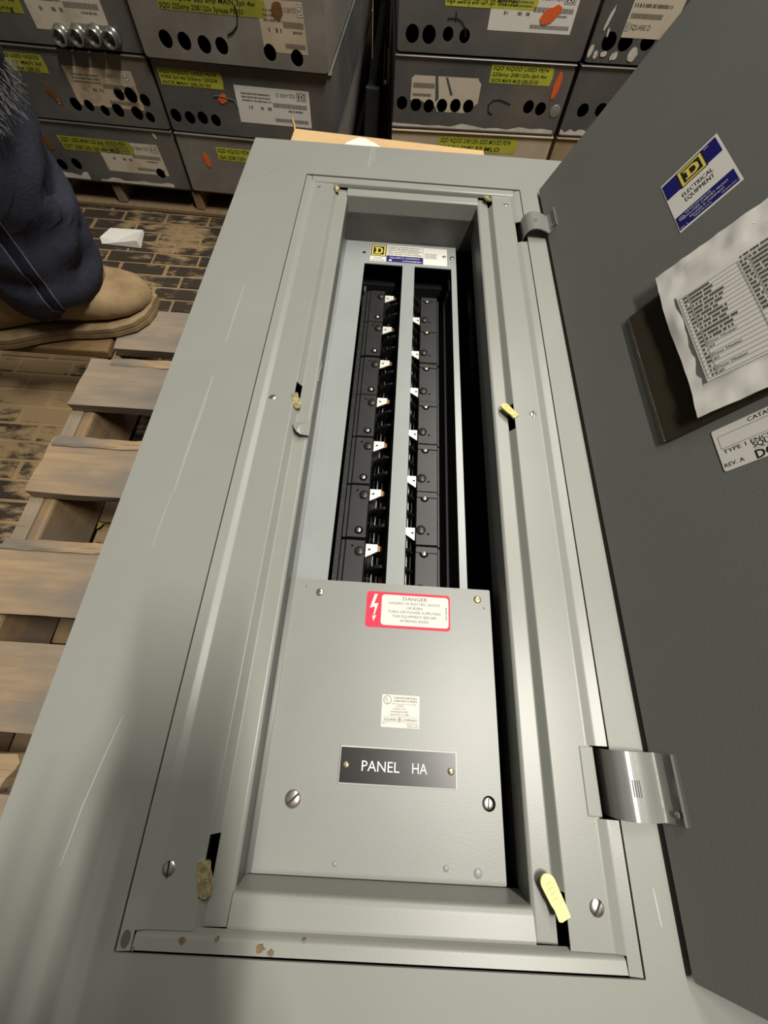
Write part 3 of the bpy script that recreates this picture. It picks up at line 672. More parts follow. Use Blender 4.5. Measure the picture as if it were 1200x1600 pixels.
mb = MB(TD); mb.rprism(.0977, .1870, .3092, .3446, .0016, 0, Z1, 'white'); z = Z2
mb.text('CATALOG NO.', .1205, .3399, .0034, 'ink', z=z, wfit=.030)
for a, b, c, d in ((.1004, .184, .3378, .3381), (.1004, .184, .3273, .3276), (.1004, .1006, .3273, .3381), (.184, .1843, .3273, .3381)): q(mb, a, b, c, d, 'inkgrey', z)
mb.text('TYPE 1 ENCLOSURE', .1010, .3228, .0034, 'ink', z=z, wfit=.044); mb.text('SQUARE D', .1180, .3188, .0042, 'ink', z=z, wfit=.024, bold=.01); q(mb, .118, .142, .3176, .3178, 'ink', z)
mb.text('DO NOT', .1176, .3100, .0068, 'ink', z=z, wfit=.032, bold=.02); mb.text('REV. A', .0990, .3122, .0034, 'ink', z=z, wfit=.0120)
lab(mb.build('catalog_label', door), 'white catalogue label below the document pocket')
# document pocket of brown clear film
mb = MB(TD); mb.rprism(.0655, .230, .3525, .5035, .002, .0002, .0009, 'film'); mb.tube([(.0662, .3535, .0012), (.15, .3535, .0014), (.229, .354, .0012)], .0008, 'film'); mb.tube([(.0662, .3535, .0012), (.0660, .43, .0013), (.0660, .5025, .0012)], .0008, 'film')
lab(mb.build('document_pocket', door), 'brown clear plastic document pocket')

# circuit directory in its crinkled clear sleeve, tucked into the pocket
dr = thing('circuit_directory', 'crinkled white circuit directory sheet held in the door pocket', 'paper', tuple(DT @ Vector((.15, .36, .003))))
bpi = Matrix.Translation(-Vector(dr.location))
mb = MB(bpi @ TD); nx, ny = 26, 30; vs = []; fs = []
rn = random.Random(11)
from mathutils import noise as mnoise
def crk(s, t):
    m = 1.0 if (s < .108 or t < .381 or t > .484) else .18
    return .0052 + .0013 * m * mnoise.noise(Vector((s * 42, t * 42, 1.3))) + .0012 * m * mnoise.noise(Vector((s * 110, t * 80, 5))) + (.0016 * m if t > .5 else 0)
for j in range(ny + 1):
    for i in range(nx + 1):
        v = j / ny; u = i / nx; t = .3585 + (.5175 - .3585) * v; s = .0945 + .0042 * v + .0012 * math.sin(v * 7) + (.215 - .0945) * u
        t += -.008 * u * (1 - v) - .012 * u * v; vs.append((s, t, crk(s, t)))
for j in range(ny):
    for i in range(nx): a = j * (nx + 1) + i; fs.append((a, a + 1, a + nx + 2, a + nx + 1))
mb.add(vs, fs, 'paper', smooth=True)
# rim so the sheet has thickness
mb.add([(p[0], p[1], p[2] - .0006) for p in vs], [tuple(reversed(f)) for f in fs], 'paper')
mb.build('sleeve', dr)
mb = MB(bpi @ TD); zt = .0064; SK = -.085   # table skewed a little along the door
K = Matrix(((1, 0, 0, 0), (SK, 1, 0, .110 * -SK), (0, 0, 1, 0), (0, 0, 0, 1)))
rows = 21; y0_, y1_ = .3855, .4760; rh = (y1_ - y0_) / rows; lw = .00016
mb.quad((.1085, y0_ - .002, zt - .0002), (.215, y0_ - .002, zt - .0002), (.215, .4815, zt - .0002), (.1085, .4815, zt - .0002), 'paper', K)
for i in range(rows + 1): mb.quad((.110, y0_ + i * rh - lw, zt), (.21, y0_ + i * rh - lw, zt), (.21, y0_ + i * rh + lw, zt), (.110, y0_ + i * rh + lw, zt), 'inkgrey', K)
for s in (.110, .1165, .1525, .159): mb.quad((s - lw, y0_, zt), (s + lw, y0_, zt), (s + lw, y1_, zt), (s - lw, y1_, zt), 'inkgrey', K)
for i in range(rows):
    yy = y0_ + i * rh + rh * .22; scribble(mb, .1130, .1160, yy, rh * .52, 'inkgrey', zt, K)
    if i in (0, 1): continue
    if i >= 8:
        scribble(mb, .1175, .1175 + rn.uniform(.014, .024), yy, rh * .55, 'inkgrey', zt, K); scribble(mb, .154, .158, yy, rh * .55, 'inkgrey', zt, K); scribble(mb, .160, .178, yy, rh * .55, 'inkgrey', zt, K)
for i, t in ((0, '#5'), (1, 'Door Heater'), (3, '#1'), (4, 'Door Heater'), (6, '#3'), (7, 'Door Heater')): mb.text(t, .1175, y0_ + i * rh + rh * .2, rh * .62, 'ink', K, z=zt, wfit=None)
for i, t in ((9, '#4'), (10, 'Door Heater')): mb.text(t, .1600, y0_ - .001 + (i - 3) * rh + rh * .2, rh * .62, 'ink', K, z=zt)
mb.text('GARAGE PANEL', .162, .478, .003, 'inkgrey', K, z=zt) if False else scribble(mb, .155, .185, .4775, .0022, 'inkgrey', zt, K)
lab(mb.build('printed_table', dr), 'ruled table of typed circuit names')

# ------------------------------------------------------------------ stacked enclosures behind the panel
FR = Matrix(((1, 0, 0, 0), (0, 0, -1, 0), (0, 1, 0, 0), (0, 0, 0, 1)))    # plate xy -> box xz, plate +z -> box -y (towards the camera)
def rating_print(mb, a, b, c, d, T, z, seed, ink='inkgrey'):
    """printed matter of a shipping label, set upside down as the boxes lie"""
    rr = random.Random(seed); w_ = b - a; h_ = d - c
    for i in range(3): scribble(mb, a + .08 * w_, a + .48 * w_, d - (.22 + .09 * i) * h_, .045 * h_, ink, z, T, rr)
    F = T @ TR((b - .19 * w_, d - .10 * h_, 0)) @ RZ(math.pi)
    mb.text('SQUARE D', -.0, .02 * h_, .10 * h_, ink, F, z=z, wfit=.26 * w_)
    logo_d(mb, b - .17 * w_, b - .04 * w_, d - .28 * h_, d - .05 * h_, z, T, 'white', ink)
    barcode(mb, a + .50 * w_, b - .05 * w_, d - .50 * h_, d - .38 * h_, ink, z, T); barcode(mb, a + .50 * w_, b - .05 * w_, c + .10 * h_, c + .20 * h_, ink, z, T)
    scribble(mb, a + .70 * w_, b - .1 * w_, d - .60 * h_, .05 * h_, ink, z, T, rr)
    for u in (.16, .32, .42): scribble(mb, a + u * w_, a + u * w_ + .05 * w_, c + .40 * h_, .08 * h_, ink, z, T, rr)
def enclosure(label, x, y, z, w_, h_, depth, rz, holes, k='boxsteel', lips=True, group=None):
    t = thing('steel_enclosure', label, 'enclosure', (x, y, z), rz, group)
    hl = [circ(hx, hz, r, 20) for hx, hz, r in holes]; HOLES[t.name] = holes
    mb = MB(); plate(mb, rrect(.0015, w_ - .0015, .0015, h_ - .0035, .006, 3), hl, .0016, k, FR)
    mb.build('end_wall', t)
    mb = MB(); e = .002
    mb.box(e, w_ - e, .0017, depth, e, e + .0015, k); mb.box(e, e + .0015, .0017, depth, e + .0015, h_ - .004, k); mb.box(w_ - e - .0015, w_ - e, .0017, depth, e + .0015, h_ - .004, k); mb.box(e, w_ - e, depth, depth + .002, e, h_ - .004, k)
    mb.box(e + .0015, w_ - e - .0015, .10, .102, e + .0015, h_ - .006, 'boxdark'); mb.box(e + .0015, w_ - e - .0015, .003, .10, e + .0016, e + .0022, 'boxdark')  # black lining and partition, added so the holes look shaded inside
    mb.box(e + .0001, w_ - e - .0001, .0018, depth, h_ - .0055, h_ - .004, k)
    mb.build('shell', t)
    if lips:
        mb = MB(); mb.rbox(.001, w_ - .001, -.0035, .012, h_ - .0032, h_ - .0010, .0008, k, seg=1); mb.build('top_lip', t)
    return t
def tape(t, a, b, c, d, lines, k='tape', flip=False, skew=0.0, h=None):
    mb = MB(FR @ TR((0, 0, .0004)))
    mb.add([(a - skew, d, 0), (b - skew, d, 0), (b + .002, (c + d) / 2, 0), (b, c, 0), (a, c, 0)], [(0, 1, 2, 3, 4)], k)
    n = len(lines); lh = (d - c) / n
    for i, tx in enumerate(lines):
        if flip: T = TR((b, c, 0)) @ RZ(math.pi); mb.text(tx, .003, -(d - c) + (n - 1 - i) * lh + lh * .22 - 0, lh * .6, 'ink', T, z=.0003, shear=.2, wfit=(b - a) * (.9 - .12 * (i == n - 1)), bold=.008)
        else: mb.text(tx, a + .003, d - (i + 1) * lh + lh * .22, lh * .6, 'ink', z=.0003, shear=.2, wfit=(b - a) * (.9 - .12 * (i == n - 1)), bold=.008)
    return lab(mb.build('marker_tape', t), 'strip of yellow green tape with handwriting')
def punch(mb, holes):
    """cut the box's knockout holes out of a sticker glued over them"""
    dead = set()
    for i, f in enumerate(mb.f):
        cx = sum(mb.v[j][0] for j in f) / len(f); cz = sum(mb.v[j][2] for j in f) / len(f)
        if len(f) != 99 and any((cx - hx) ** 2 + (cz - hz) ** 2 < (r * 1.02) ** 2 for hx, hz, r in holes) and mb.mi[i] != 0: dead.add(i)
    mb.f = [f for i, f in enumerate(mb.f) if i not in dead]; mb.sm = [f for i, f in enumerate(mb.sm) if i not in dead]; mb.mi = [f for i, f in enumerate(mb.mi) if i not in dead]
def grid_sheet(mb, a, b, c, d, skew, k, holes, n=90):
    """a sticker as a fine sheet with round holes left open"""
    nx = n; nz = max(8, int(n * (d - c) / (b - a))); vs = []; fs = []
    for j in range(nz + 1):
        for i in range(nx + 1):
            z = c + (d - c) * j / nz; x = a + (b - a) * i / nx - skew * j / nz
            vs.append([x, z, 0])
    W_ = nx + 1
    for hx, hz, r in holes:
        for p in vs:
            dd = math.hypot(p[0] - hx, p[1] - hz)
            if abs(dd - r) < (b - a) / nx * .75 and dd > 1e-6: p[0] = hx + (p[0] - hx) / dd * r; p[1] = hz + (p[1] - hz) / dd * r
    for j in range(nz):
        for i in range(nx):
            q_ = (j * W_ + i, j * W_ + i + 1, (j + 1) * W_ + i + 1, (j + 1) * W_ + i)
            cx = sum(vs[e][0] for e in q_) / 4; cz = sum(vs[e][1] for e in q_) / 4
            if any((cx - hx) ** 2 + (cz - hz) ** 2 < (r * .97) ** 2 for hx, hz, r in holes): continue
            fs.append(q_)
    mb.add(vs, fs, k)
HOLES = {}
def rating(t, a, b, c, d, seed, k='white', skew=0.0):
    hs = [h for h in HOLES[t.name] if a - h[2] < h[0] < b + h[2] and c - h[2] < h[1] < d + h[2]]
    if hs:
        mb = MB(FR @ TR((0, 0, .0003))); mb.flat = True; grid_sheet(mb, a, b, c, d, skew, k, hs)
        rating_print(mb, a, b, c, d, Matrix.Identity(4), .0002, seed); punch(mb, hs); return lab(mb.build('shipping_label', t), 'pale printed shipping label')
    mb = MB(FR @ TR((0, 0, .0003))); mb.add([(a, c, 0), (b, c, 0), (b - skew, d, 0), (a - skew, d, 0)], [(0, 1, 2, 3)], k)
    rating_print(mb, a, b, c, d, Matrix.Identity(4), .0002, seed); return lab(mb.build('shipping_label', t), 'pale printed shipping label')
def blot(t, x, z, rx, rz_, ang, k='orange', name='paint_mark'):
    rr = random.Random(int(abs(x) * 1e4)); pts = []
    for i in range(16):
        a = 2 * math.pi * i / 16; s = rr.uniform(.82, 1.08); u = rx * math.cos(a) * s; v = rz_ * math.sin(a) * s
        pts.append((x + u * math.cos(ang) - v * math.sin(ang), z + u * math.sin(ang) + v * math.cos(ang)))
    mb = MB(FR @ TR((0, 0, .0009))); mb.prism(pts, -.0004, .0003, k); return mb.build(name, t)
def scuffs(t, a, b, c, d, n, seed):
    rr = random.Random(seed); mb = MB(FR @ TR((0, 0, .0003)))
    top = [(a + (b - a) * i / n, d - (d - c) * rr.uniform(0, .7)) for i in range(n + 1)]
    mb.add([(a, c, 0), (b, c, 0)] + [(p[0], p[1], 0) for p in top[::-1]], [tuple(range(n + 3))], 'scuff'); return mb.build('paint_scuff', t)
HL = .1120; YF = 1.23; XS = -.2585; WB = .3505; A = -.035
# rows: bottom of each row on the left stack
ZL = [-.2315, -.1190, -.0060]; 
def lx(px): return px            # world x
def at_left(side, row):
    x = XS if side else XS - WB - .004
    yy = YF + (0 if side else -math.sin(A) * (WB + .004) * 1.0)
    return x, yy, ZL[row]
L = {}
def encl_l(side, row, label, holes, k='boxsteel', w_=WB, dx=0, dy=0):
    x, yy, z = at_left(side, row); x += dx; hs = [((hx - x), (hz - z), r) for hx, hz, r in holes]
    t = enclosure(label, x, yy + dy, z, w_, HL, .8, A, hs, k, group='used steel enclosures stacked behind the panel'); L[(side, row)] = (t, x, z); return t
def off(key, a, b, c, d): t, x, z = L[key]; return t, a - x, b - x, c - z, d - z
encl_l(0, 0, 'steel enclosure at bottom left of left stack, white scuffs along its lower edge', [(-.581, -.202, .011), (-.553, -.203, .011), (-.517, -.199, .011), (-.322, -.202, .010)])
encl_l(1, 0, 'worn steel enclosure at bottom right of left stack, red orange dab', [], 'boxlight')
encl_l(0, 1, 'steel enclosure in middle row of left stack, ten round holes and stained label', [(-.449, -.090, .011), (-.421, -.090, .0095), (-.391, -.096, .009), (-.362, -.093, .0115), (-.323, -.095, .0115), (-.298, -.100, .009), (-.346, -.067, .010), (-.322, -.067, .0125), (-.296, -.073, .010)])
encl_l(1, 1, 'steel enclosure in middle row of left stack, orange blot beside white label', [(-.241, -.0925, .011), (-.212, -.094, .0105), (-.185, -.0925, .0105), (-.158, -.0945, .010)])
encl_l(0, 2, 'steel enclosure at top left of left stack, four conduit fittings in its end', [(-.407, .012, .0095), (-.374, .014, .0095), (-.341, .016, .0095), (-.312, .015, .0095)])
encl_l(1, 2, 'steel enclosure at top of left stack beside the gap, six holes in two groups', [(-.209, .021, .012), (-.175, .0205, .012), (-.139, .0185, .012), (-.107, .019, .0115), (-.019, .0165, .0115), (.030, .0125, .0115)], 'boxlight', dy=-.012, w_=.346)
t, a, b, c, d = off((0, 0), -.525, -.366, -.171, -.146); tape(t, a, b, c, d, ['SQD  USED MAIN 225 amp  NQOD PS74', 'CRT 208/120v 3ph 4w  MLO'], 'tapedull', False, .004)
t, a, b, c, d = off((0, 0), -.443, -.303, -.2055, -.1475); rating(t, a, b, c, d, 3, 'cream', .004)
t, a, b, c, d = off((0, 0), -.561, 0, -.157, 0); lab(blot(t, a, c, .0085, .021, .45, 'brownmark'), 'brown paint mark')
t, a, b, c, d = off((0, 0), -.592, -.500, -.2285, -.213); scuffs(t, a, b, c, d, 9, 1); t, a, b, c, d = off((0, 0), -.475, -.300, -.2285, -.219); scuffs(t, a, b, c, d, 12, 2)
t, a, b, c, d = off((0, 0), -.304, 0, -.127, 0); blot(t, a, c - .004, .0025, .006, .5, 'scuff')
t, a, b, c, d = off((1, 0), -.174, -.098, -.1635, -.140); tape(t, a, b, c, d, ['SQD NQOD PS74', '3ph 208/120v'])
t, a, b, c, d = off((1, 0), -.202, 0, -.166, 0); lab(blot(t, a, c, .0065, .014, .3), 'orange red paint dab')
t, a, b, c, d = off((0, 1), -.560, -.473, -.0455, -.0195); tape(t, a, b, c, d, ['SQD USED NQOD', '225amp  MAIN 3ph', '42cir  PS4  QBL32'], 'tapedull')
t, a, b, c, d = off((0, 1), -.440, -.304, -.0895, -.0310); rating(t, a, b, c, d, 5, 'dirtycream')
t, a, b, c, d = off((0, 1), -.487, 0, -.075, 0); lab(blot(t, a, c, .009, .020, .5, 'brownmark'), 'brown paint mark'); blot(t, a + .004, c - .012, .004, .005, 0, 'scuff')
t, a, b, c, d = off((1, 1), -.249, -.126, -.0450, -.0215); tape(t, a, b, c, d, ['SQD NQOD USED PS74', 'WIRE 3ph 4w 225amp 120/208', '42CIR MAIN QBL32150'], 'tape')
t, a, b, c, d = off((1, 1), -.1045, .0435, -.0925, -.0360); rating(t, a, b, c, d, 6, 'white')
t, a, b, c, d = off((1, 1), -.132, 0, -.0585, 0); lab(blot(t, a, c, .0095, .0075, .3), 'orange paint blot')
mb = MB(FR); mb.tube([(a - .018, c + .003, .001), (a - .008, c + .004, .0015), (a + .01, c + .002, .0015), (a + .022, c - .001, .001), (a + .028, c - .012, .001)], .0007, 'thread'); mb.build('string', t)
t, a, b, c, d = off((0, 2), -.552, -.463, .0325, .066); tape(t, a, b, c, d, ['SQD NQOD USED', '225amp 3ph 4w', 'main wiring'], 'tapedull')
t, a, b, c, d = off((0, 2), -.4525, -.313, .0155, .075); rating(t, a, b, c, d, 7, 'cream')
for hx, hz in ((-.407, .012), (-.374, .014), (-.341, .016), (-.312, .015)):
    t, a, b, c, d = off((0, 2), hx, 0, hz, 0); mb = MB(FR @ TR((a, c, 0)))
    mb.lathe([(.0085, -.006), (.0095, .002), (.0145, .002), (.0145, .006), (.012, .007), (.0125, .010), (.0125, .021), (.0105, .0215), (.0100, .006)], 'galv', n=14); mb.build('conduit_fitting', t)
t, a, b, c, d = off((1, 2), -.205, -.017, .0575, .078); tape(t, a, b, c, d, ['SQD NQOD 225 amp MAIN 3ph 4w', 'SQD 225amp 208/120v 3phase PS450'], 'tapedull')
t, a, b, c, d = off((1, 2), -.028, .0515, .0175, .080); rating(t, a, b, c, d, 8, 'boxdust', .003)
t, a, b, c, d = off((1, 2), .004, 0, .068, 0); lab(blot(t, a, c, .0115, .0105, .2, 'brownmark'), 'rusty orange smear')
mb = MB(FR @ TR((-.085 - L[(1, 2)][1], .050 - L[(1, 2)][2], .001))); mb.tube([(-.006, -.016, 0), (.004, -.012, 0), (.014, -.004, 0), (.018, .008, 0), (.016, .02, 0)], .0012, 'boxdark'); mb.build('drip_mark', L[(1, 2)][0])

# right stack
AR = .050; R_ = {}; XRs = .2085; HRt = .1085; ZR = [-.1940, -.0855, .0240]
def encl_r(colm, row, label, holes, k='boxsteel', w_=.3435, dx=0):
    x = XRs + dx + (colm * .3485); yy = YF + colm * math.sin(AR) * .3485; z = ZR[row]
    hs = [((hx - x), (hz - z), r) for hx, hz, r in holes]
    t = enclosure(label, x, yy, z, w_, HRt, .8, AR, hs, k, group='used steel enclosures stacked behind the panel'); R_[(colm, row)] = (t, x, z); return t
def offr(key, a, b, c, d): t, x, z = R_[key]; return t, a - x, b - x, c - z, d - z
encl_r(0, 0, 'dusty tan enclosure at bottom of right stack behind cardboard', [], 'boxdust')
encl_r(1, 0, 'dark enclosure at bottom right of right stack behind the door corner', [], 'ply')
encl_r(0, 1, 'steel enclosure in right stack, torn label above six holes, orange stripe', [(.227, -.046, .0105), (.255, -.0475, .0105), (.281, -.0485, .0105), (.307, -.0465, .0105), (.334, -.0455, .0105), (.360, -.0455, .0105), (.481, -.0415, .0105), (.506, -.0435, .0105)])
encl_r(1, 1, 'steel enclosure in right stack mostly hidden by door, two holes in view', [(.592, -.042, .011), (.628, -.040, .011)])
encl_r(0, 2, 'steel enclosure at top of right stack, large clean label with orange stroke', [(.238, .048, .0120), (.268, .048, .0120), (.302, .050, .0095), (.332, .0490, .0095)], w_=.3455, dx=.002)
encl_r(1, 2, 'steel enclosure at top right, big label and flaking paint beside the door', [(.594, .053, .0125), (.624, .0535, .0125), (.664, .056, .0125)], dx=.003)
t, a, b, c, d = offr((0, 0), .310, .477, -.119, -.0945); tape(t, a, b, c, d, ['SQD NQOD 208/120v SQD MOOD PS74', '         MAIN QBL32 MLO'])
t, a, b, c, d = offr((0, 1), .392, .510, -.0095, .0155); tape(t, a, b, c, d, ['SQD NQOD USED PS74', '225amp 208/120v 3ph 4w', '42CIR MAIN MCB QBL32150'])
t, a, b, c, d = offr((0, 1), .243, .378, -.0560, -.0045)
mb = MB(FR @ TR((0, 0, .0003))); P_ = [(a, d), (a + .07, d - .001), (b - .014, d - .003), (b - .004, d - .008), (b - .002, c + .018), (b - .014, c), (a + .055, c + .001), (a + .05, c + .012), (a + .0, c + .02)]
mb.flat = True; hs = [h for h in HOLES[t.name] if h[0] < b + .012]; grid_sheet(mb, a, b, c, d, 0, 'cream', hs + [(a + .012, c - .012, .030), (b + .006, d + .006, .015), (b + .004, c - .002, .018), (a + .04, c - .004, .016), (a - .002, d + .004, .008)])
barcode(mb, a + .004, a + .045, c + .034, c + .041, 'inkgrey', .0003); barcode(mb, a + .004, a + .04, c + .022, c + .026, 'inkgrey', .0003)
mb.add([(a + .045, d, .0002), (a + .05, d, .0002), (a + .056, c + .02, .0002), (a + .050, c + .014, .0002)], [(0, 1, 2, 3)], 'boxsteel'); mb.add([(a + .065, d - .001, .0002), (a + .069, d - .001, .0002), (a + .083, c + .026, .0002), (a + .078, c + .025, .0002)], [(0, 1, 2, 3)], 'boxsteel')
lab(mb.build('torn_label', t), 'torn stained paper label')
t, a, b, c, d = offr((0, 1), .5245, 0, -.0090, 0); lab(blot(t, a, c, .0065, .0205, -.05), 'orange paint stripe')
t, a, b, c, d = offr((0, 1), .2095, .5445, -.0815, -.0725); scuffs(t, a, b, c, d, 14, 5)
t, a, b, c, d = offr((0, 1), .5365, 0, -.046, 0); mb = MB(FR @ TR((a, c, 0))); mb.lathe([(.0105, -.001), (.0105, .0006), (.009, .001), (.0003, .001)], 'boxlight', n=16); mb.build('knockout', t)
mb = MB(FR @ TR((.409 - XRs, -.0435 - ZR[1], .0006))); mb.tube([(.002, -.012, 0), (-.007, -.008, 0), (-.009, .002, 0), (-.002, .009, 0), (.010, .011, 0), (.020, .009, 0), (.034, .005, 0)], .0010, 'boxdark'); mb.build('drip_mark', t)
t, a, b, c, d = offr((0, 2), .291, .448, .0830, .1010); tape(t, a, b, c, d, ['SQD 225amp 208/120v 3ph 4wire PS450'])
t, a, b, c, d = offr((0, 2), .3705, .5195, .0580, .1060); rating(t, a, b, c, d, 9, 'white')
t, a, b, c, d = offr((0, 2), .475, 0, .0795, 0); lab(blot(t, a, c, .0195, .0095, .45), 'broad orange stroke')
mb = MB(FR @ TR((.320 - R_[(0, 2)][1], .056 - ZR[2], .0006))); mb.tube([(-.022, .013, 0), (-.006, .014, 0), (.004, .010, 0), (.012, .002, 0), (.013, -.008, 0)], .0011, 'boxdark'); mb.tube([(-.008, .02, 0), (-.007, .010, 0)], .0012, 'boxdark'); mb.build('drip_mark', t)
t, a, b, c, d = offr((1, 2), .612, .700, .0590, .1240)
mb = MB(FR @ TR((0, 0, .0003))); mb.quad((a, c, 0), (b, c, 0), (b, d, 0), (a, d, 0), 'cream'); mb.text('SQUARE D', a + .010, c + .010, .0065, 'inkgrey', z=.0003, wfit=.036); logo_d(mb, a + .001, a + .0085, c + .008, c + .018, .0003, None, 'white', 'inkgrey')
barcode(mb, a + .004, a + .06, c + .023, c + .029, 'inkgrey', .0003); barcode(mb, a + .006, a + .044, c + .050, c + .056, 'inkgrey', .0003); scribble(mb, a + .004, a + .07, c + .036, .004, 'inkgrey', .0003); mb.build('shipping_label', t)
for i, (u, v, p, q_, an) in enumerate(((.580, .080, .003, .016, -.25), (.586, .064, .002, .006, .1), (.577, .036, .004, .006, 0), (.592, .0375, .006, .004, .2), (.614, .036, .004, .006, -.2), (.645, .039, .009, .010, 0), (.566, .040, .004, .009, -.2), (.609, .0345, .003, .005, -.4))):
    t, a, b, c, d = offr((1, 2), u, 0, v, 0); blot(t, a, c, p, q_, an, 'scuff', 'flaked_paint')
t, a, b, c, d = offr((1, 1), .560, .640, -.0815, -.071); scuffs(t, a, b, c, d, 8, 8)

# pallets under both stacks
def stack_pallet(label, x, y, rz, w_, ztop, legs):
    t = thing('stack_pallet', label, 'pallet', (x, y, FLOOR), rz); h_ = ztop - FLOOR
    mb = MB(); mb.box(0, w_, .012, .10, h_ - .0075, h_, 'string'); mb.build('deck_board', t)
    mb = MB(); mb.box(0, w_, .16, .26, h_ - .0075, h_, 'string'); mb.build('deck_board', t)
    for a in legs:
        mb = MB(); mb.rbox(a, a + .021, .006, .8, .0075, h_ - .0078, .002, 'string', seg=1); mb.build('stringer', t)
    mb = MB(); mb.box(0, w_, -.004, .085, .0005, .0072, 'string'); mb.build('bottom_board', t)
    mb = MB(); mb.box(0, w_, .66, .74, .0005, .0072, 'string'); mb.build('bottom_board', t)
    return t
stack_pallet('low wooden pallet under the left stack of enclosures', -.613, YF + .0135, A, .72, -.2320, (.150, .345, .69))
stack_pallet('wooden pallet under the right stack of enclosures', .205, YF + .004, AR, .72, -.1945, (.0, .34, .69))
# tan board leaning at the left stack's foot
lb = MB(); lb.prism([(-.66, -.105), (-.582, -.165), (-.550, -.243), (-.585, -.2845), (-.66, -.2845)], -.006, .006, 'ply', Matrix(((1, 0, 0, 0), (0, .10, 1, 1.185), (0, 1, -.10, 0), (0, 0, 0, 1))))
tag(lb.build('plywood_offcut'), 'dusty tan board end standing beside the left stack, behind the jeans', 'board')
# cardboard tray behind the panel's far edge
ct = thing('cardboard_box', 'flattened tan cardboard box behind the far edge of the panel', 'box', (.2, 1.01, -.05))
mb = MB(TR((-.2, -1.01, .05))); mb.add([(.045, .952, -.019), (.372, .952, -.019), (.372, 1.006, -.019), (.047, 1.031, -.019), (.045, .952, -.022), (.372, .952, -.022), (.372, 1.006, -.022), (.047, 1.031, -.022)],
    [(0, 1, 2, 3), (7, 6, 5, 4), (0, 4, 5, 1), (1, 5, 6, 2), (2, 6, 7, 3), (3, 7, 4, 0)], 'card'); mb.build('flap', ct)
mb = MB(TR((-.2, -1.01, .05))); mb.box(.046, .37, .953, .956, FLOOR + .0, -.0225, 'card'); mb.box(.046, .049, .956, 1.028, FLOOR, -.0225, 'card'); mb.box(.367, .370, .956, 1.006, FLOOR, -.0225, 'card'); mb.build('side_wall', ct)
mb = MB(TR((-.2, -1.01, .05))); mb.tube([(.047, 1.030, -.02), (.046, 1.033, -.014), (.043, 1.034, -.006)], .0022, 'card'); mb.build('torn_corner', ct)
mb = MB(); mb.add([(.118, .951, -.0186), (.230, .951, -.0186), (.190, .999, -.0184), (.170, 1.014, -.0180), (.158, 1.016, -.0180), (.140, .998, -.0184)], [(0, 1, 2, 3, 4, 5)], 'paper'); mb.add([(.118, .951, -.0189), (.230, .951, -.0189), (.190, .999, -.0187), (.170, 1.014, -.0184), (.158, 1.016, -.0184), (.140, .998, -.0187)], [(5, 4, 3, 2, 1, 0)], 'paper')
tag(mb.build('paper_sheet'), 'white paper corner lying on the cardboard behind the panel', 'paper')
# dark things in the gap between the stacks, tall rear sheet added for shade
gp = thing('dark_panel', 'dark metal sheet in the gap between the two stacks, with an added black backing', 'panel', (.150, 1.30, FLOOR))
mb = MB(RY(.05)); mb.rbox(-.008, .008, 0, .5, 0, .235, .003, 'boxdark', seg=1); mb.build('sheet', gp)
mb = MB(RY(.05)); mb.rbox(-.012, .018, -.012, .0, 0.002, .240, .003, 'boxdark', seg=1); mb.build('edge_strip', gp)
mb = MB(); mb.box(-.034, .020, .77, .78, .0, .95, 'boxdark'); mb.box(-.006, .006, .5, .78, 0, .1, 'boxdark'); mb.build('gap_shade_sheet', gp)

# crumpled paper on the floor, leaf between the pallet boards
mb = MB(); mb.add([(-.458, 1.098, FLOOR + .010), (-.444, 1.132, FLOOR + .012), (-.374, 1.143, FLOOR + .006), (-.366, 1.085, FLOOR + .016), (-.385, 1.087, FLOOR + .012), (-.42, 1.094, FLOOR + .007),
    (-.455, 1.088, FLOOR + .001), (-.440, 1.128, FLOOR + .001), (-.372, 1.140, FLOOR + .001), (-.362, 1.082, FLOOR + .001)],
    [(0, 5, 1), (5, 4, 2, 1), (4, 3, 2), (6, 7, 8, 9), (0, 6, 9, 3, 4, 5), (6, 0, 1, 7), (7, 1, 2, 8), (8, 2, 3, 9)], 'paper')
tag(mb.build('folded_paper'), 'small folded white paper lying on the dirty block floor', 'paper')
mb = MB(TR((-.214, .377, FLOOR + .009)) @ RZ(.5) @ RX(.3)); pts = [(-.014, 0), (-.008, .0045), (0, .0062), (.008, .004), (.014, 0), (.007, -.005), (-.003, -.0055), (-.009, -.0035)]
mb.add([(a, b, .0 + abs(b) * .5) for a, b in pts] + [(0, 0, -.0006)], [(i, (i + 1) % 8, 8) for i in range(8)], 'leaf'); mb.tube([(.013, 0, 0), (.02, .002, .001)], .0006, 'leaf')
tag(mb.build('fallen_leaf'), 'curled yellow green leaf on the floor between pallet boards', 'leaf')

